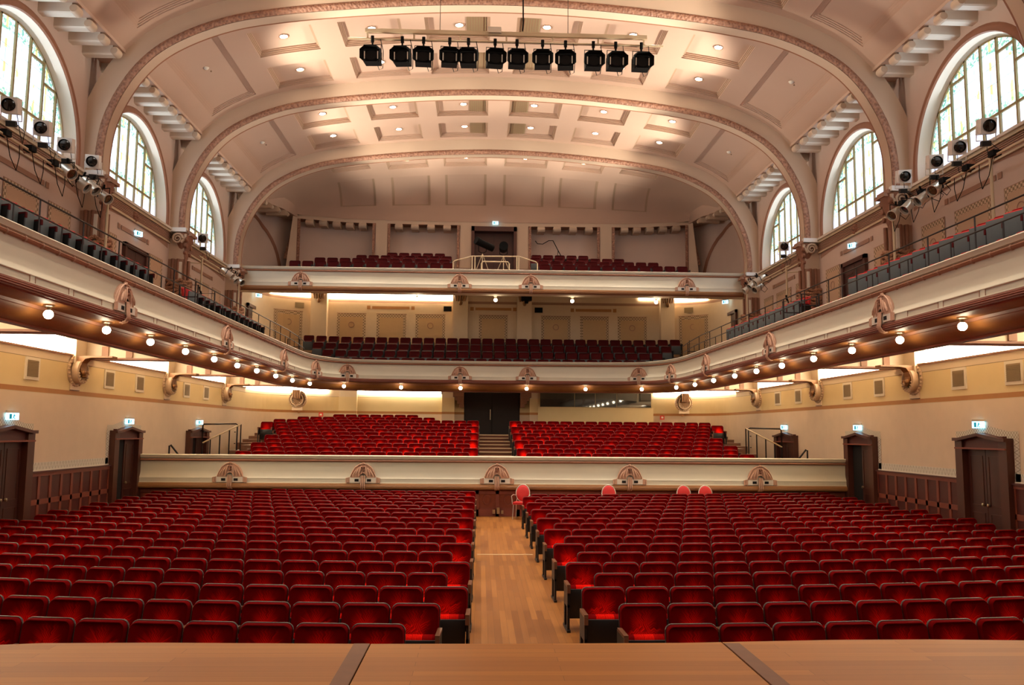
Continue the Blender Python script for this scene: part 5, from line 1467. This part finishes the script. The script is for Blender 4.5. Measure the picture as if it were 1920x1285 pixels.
for k, (px, pyy) in enumerate(((698, 112), (754, 112), (794, 112), (843, 112), (878, 113), (928, 113), (969, 114), (1017, 115), (1060, 116), (1112, 118), (1154, 119), (1202, 121))):
    o = fr if ff else copy_tree(fr); ff = False
    x = at(px, pyy, YB).x; o.location = (x, YB-.05, zb-.47); o.rotation_euler = (.12, 0, [-.06, -.1, .05, .08, -.05, .1, .05, -.05, -.1, 0, .05, .04][k])
    o.scale = (1.25, 1, 1.0)
    tag(o, 'black barn-door spotlight on the hanging lighting bar, %s from the left' % ORD[k], 'spotlight', 'spotlights on the hanging bar')
def pc_spot():
    e = thing('stage_spotlight', '', 'spotlight', (0, 0, 0), '')
    MB().use('whitem').box(-.15, .15, -.02, .32, -.16, .16).build('housing', e, local=True)['label'] = 'white metal housing'
    MB().use('whitem').box(-.155, .155, -.04, -.02, -.165, .165).use('black').lathe([(0, -.045), (.12, -.045)], (0, 0, 0), 'Y', 18).lathe([(.12, -.05), (.13, -.09), (.12, -.09)], (0, 0, 0), 'Y', 18).build('front_frame', e, local=True)
    MB().use('booth').lathe([(.0, -.07), (.12, -.05)], (0, 0, 0), 'Y', 18).build('lens', e, 60, local=True)
    MB().use('whitem').tube([(-.19, .12, 0), (-.19, .12, -.3), (.19, .12, -.3), (.19, .12, 0)], .013, 6).build('yoke', e, 50, local=True)
    MB().use('steel').box(-.09, .09, .05, .2, -.42, -.31).build('clamp', e, local=True)
    MB().use('steel').tube([(.05, .3, -.1), (.1, .33, -.5), (.18, .2, -.75), (.25, .1, -.5), (.1, .1, -.36)], .008, 5).build('lamp_cable', e, 50, local=True)
    return e
def can():
    e = thing('par_can', '', 'spotlight', (0, 0, 0), '')
    MB().use('silver').lathe([(.0, .24), (.05, .24), (.075, .2), (.095, .12), (.10, -.12), (.108, -.125), (.108, -.15), (.095, -.15), (.09, -.1)], (0, 0, 0), 'Y', 18).build('can_body', e, 40, local=True)
    MB().use('booth').lathe([(0, -.09), (.09, -.1)], (0, 0, 0), 'Y', 16).build('lens', e, 60, local=True)
    MB().use('black').tube([(-.12, .02, 0), (-.12, .02, .16), (.12, .02, .16), (.12, .02, 0)], .01, 6).tube([(0, .02, .16), (0, .02, .24)], .02, 6).build('yoke', e, 50, local=True)
    MB().use('black').box(-.02, .02, .24, .30, -.02, .02).tube([(0, .3, 0), (.1, .34, -.15), (.1, .2, -.2), (.0, .1, -.05)], .007, 5).build('lamp_cable', e, 50, local=True)
    return e
pc = pc_spot(); cn = can(); fl = {'pc': True, 'can': True}
def inst(kind, base, loc, rot, label, group):
    o = base if fl[kind] else copy_tree(base); fl[kind] = False
    o.location = loc; o.rotation_euler = rot; tag(o, label, 'spotlight', group)
    if kind == 'can': o.scale = (1.3, 1.3, 1.3)
SP = {1: [(1853, 236), (1798, 276), (1755, 303), (1696, 331), (1470, 462)], -1: [(18, 197), (78, 240), (122, 272), (173, 303), (380, 447)]}
for s in (-1, 1):
    for k, (a, b) in enumerate(SP[s]):
        p = atX(a, b, s*10.2)
        inst('pc', pc, p, (.25, 0, -s*.25), 'white square spotlight with black lens in front of the %s windows, %s from the stage' % (SIDE[s], ORD[k]), 'white spotlights along the side walls')
    z = 5.86; Xb = s*10.2
    e = thing('lighting_bar', 'pale pipe lighting bar below the nearest %s window' % SIDE[s], 'lighting bar', (Xb, 18, 3.2))
    MB().use('creamp').tube([(Xb, 14.5, z), (Xb, 21.2, z)], .03, 8).build('pipe', e, 50)
    for yy in ((16.75, 20.95) if s > 0 else (16.2, 21.3)): MB().use('creamp').tube([(Xb, yy, 3.1), (Xb, yy, z)], .035, 8).build('stand_pole', e, 50)
    for k in range(5):
        yy = 16.6+k*.95; mb = MB().use('black').tube([(Xb-s*.04, yy, z), (Xb-s*.08, yy+.1, z-.4), (Xb-s*.08, yy+.35, z-.62), (Xb-s*.04, yy+.5, z-.3), (Xb, yy+.55, z)], .009, 5); mb.box(Xb-.09, Xb+.09, yy-.1, yy+.1, z-.02, z+.1); mb.build('cable_loop', e, 50)
    e = thing('lighting_bar', 'pale pipe lighting bar below the farthest %s window' % SIDE[s], 'lighting bar', (Xb, 30, 3.2))
    MB().use('creamp').tube([(Xb, 28.3, z), (Xb, 33.2, z)], .028, 8).build('pipe', e, 50)
    MB().use('creamp').tube([(Xb, 28.6, 3.1), (Xb, 28.6, z+.05)], .035, 8).tube([(Xb, 28.6, z-.2), (Xb+s*.7, 28.2, z-.2)], .02, 6).build('stand_pole', e, 50)
    MB().use('creamp').tube([(Xb, 33.0, 3.1), (Xb, 33.0, z)], .03, 8).build('stand_pole', e, 50)
    MB().use('black').tube([(Xb-.03, 28.6, z-1.0), (Xb+.02, 28.6, z-1.3), (Xb, 28.6, z-2.2)], .04, 6).build('cable_loop', e, 50)
CN = {1: [(1755, 353), (1731, 371), (1704, 386), (1679, 400), (1423, 526), (1411, 533), (1420, 541), (1402, 542)], -1: [(127, 322), (152, 345), (171, 350), (195, 369), (428, 514), (437, 521), (449, 527)]}
for s in (-1, 1):
    for k, (a, b) in enumerate(CN[s]):
        p = atX(a, b, s*(10.15 if k < 4 else 10.05))
        kk = k if k < 4 else k-4
        inst('can', cn, p, (.55+.12*((k*7) % 3), .3*s, -s*(.9+.2*((k*5) % 3))), 'polished silver spotlight can in the cluster at the %s %s column, %s from the stage' % (['nearest', 'farthest'][k >= 4], SIDE[s], ORD[kk]), 'silver cans at the side columns')

# ---------------------------------------------------------------- closing walls around the stage (outside the frame)
mb = MB().use('cream'); mb.face([(-12, -6, -2.5), (12, -6, -2.5), (12, -6, 13), (-12, -6, 13)]); struct('wall_stage', mb, 'plain wall behind the stage')
mb = MB().use('void')
for s in (-1, 1): mb.face([(s*11.6, -6, -2.5), (s*11.6, 41.5, -2.5), (s*11.6, 41.5, 13.2), (s*11.6, -6, 13.2)])
mb.face([(-11.6, -6, 13.2), (11.6, -6, 13.2), (11.6, 41.5, 13.2), (-11.6, 41.5, 13.2)]); mb.face([(-11.6, 41.5, -2.5), (11.6, 41.5, -2.5), (11.6, 41.5, 13.2), (-11.6, 41.5, 13.2)])
struct('wall_outer', mb, 'outer shell of the building, unseen from inside')

# ---------------------------------------------------------------- unseen lamps: added stage fill, vault floods without fixtures, window daylight
light('stage_fill', 'AREA', (0, 1.5, 7.8), 470, (1, .90, .78), shape='RECTANGLE', size=14, size_y=4, rot=(math.radians(54), 0, 0))
def aim(loc, tgt, e, size, blend=.25, soft=.15, col=(1, .90, .75)):
    d = Vector(tgt)-Vector(loc)
    light('unseen_vault_flood', 'SPOT', loc, e, col, spot_size=math.radians(size), spot_blend=blend, shadow_soft_size=soft, rot=d.to_track_quat('-Z', 'Y').to_euler())
for s in (-1, 1):
    for y in (12.48, 18.6, 24.73, 30.85): aim((s*9.6, y, 6.7), (s*1.6, y+.3, 12.1), 4000, 62, .4, .3)
    for x in (4.6, 1.7): aim((s*x, 35.0, 7.4), (s*x, 36.4, 12.0), 800, 68, .9, .3)
    for c in BAYC: light('daylight', 'AREA', (s*11.15, c, ZC+1.1), 55, (.80, .90, 1), shape='DISK', size=3.4, rot=(0, s*PI/2, 0))
w = bpy.data.worlds.new('world'); scene.world = w; w.use_nodes = True
w.node_tree.nodes['Background'].inputs[0].default_value = (.9, .8, .7, 1); w.node_tree.nodes['Background'].inputs[1].default_value = .02

# ---------------------------------------------------------------- lift everything so the hall floor is at zero
for o in list(scene.objects):
    if o.parent is None: o.location.z += LIFT
scene.view_settings.view_transform = 'Standard'; scene.view_settings.look = 'None'
scene.view_settings.exposure = 0.25; scene.view_settings.gamma = 1.0; scene.view_settings.use_curve_mapping = False
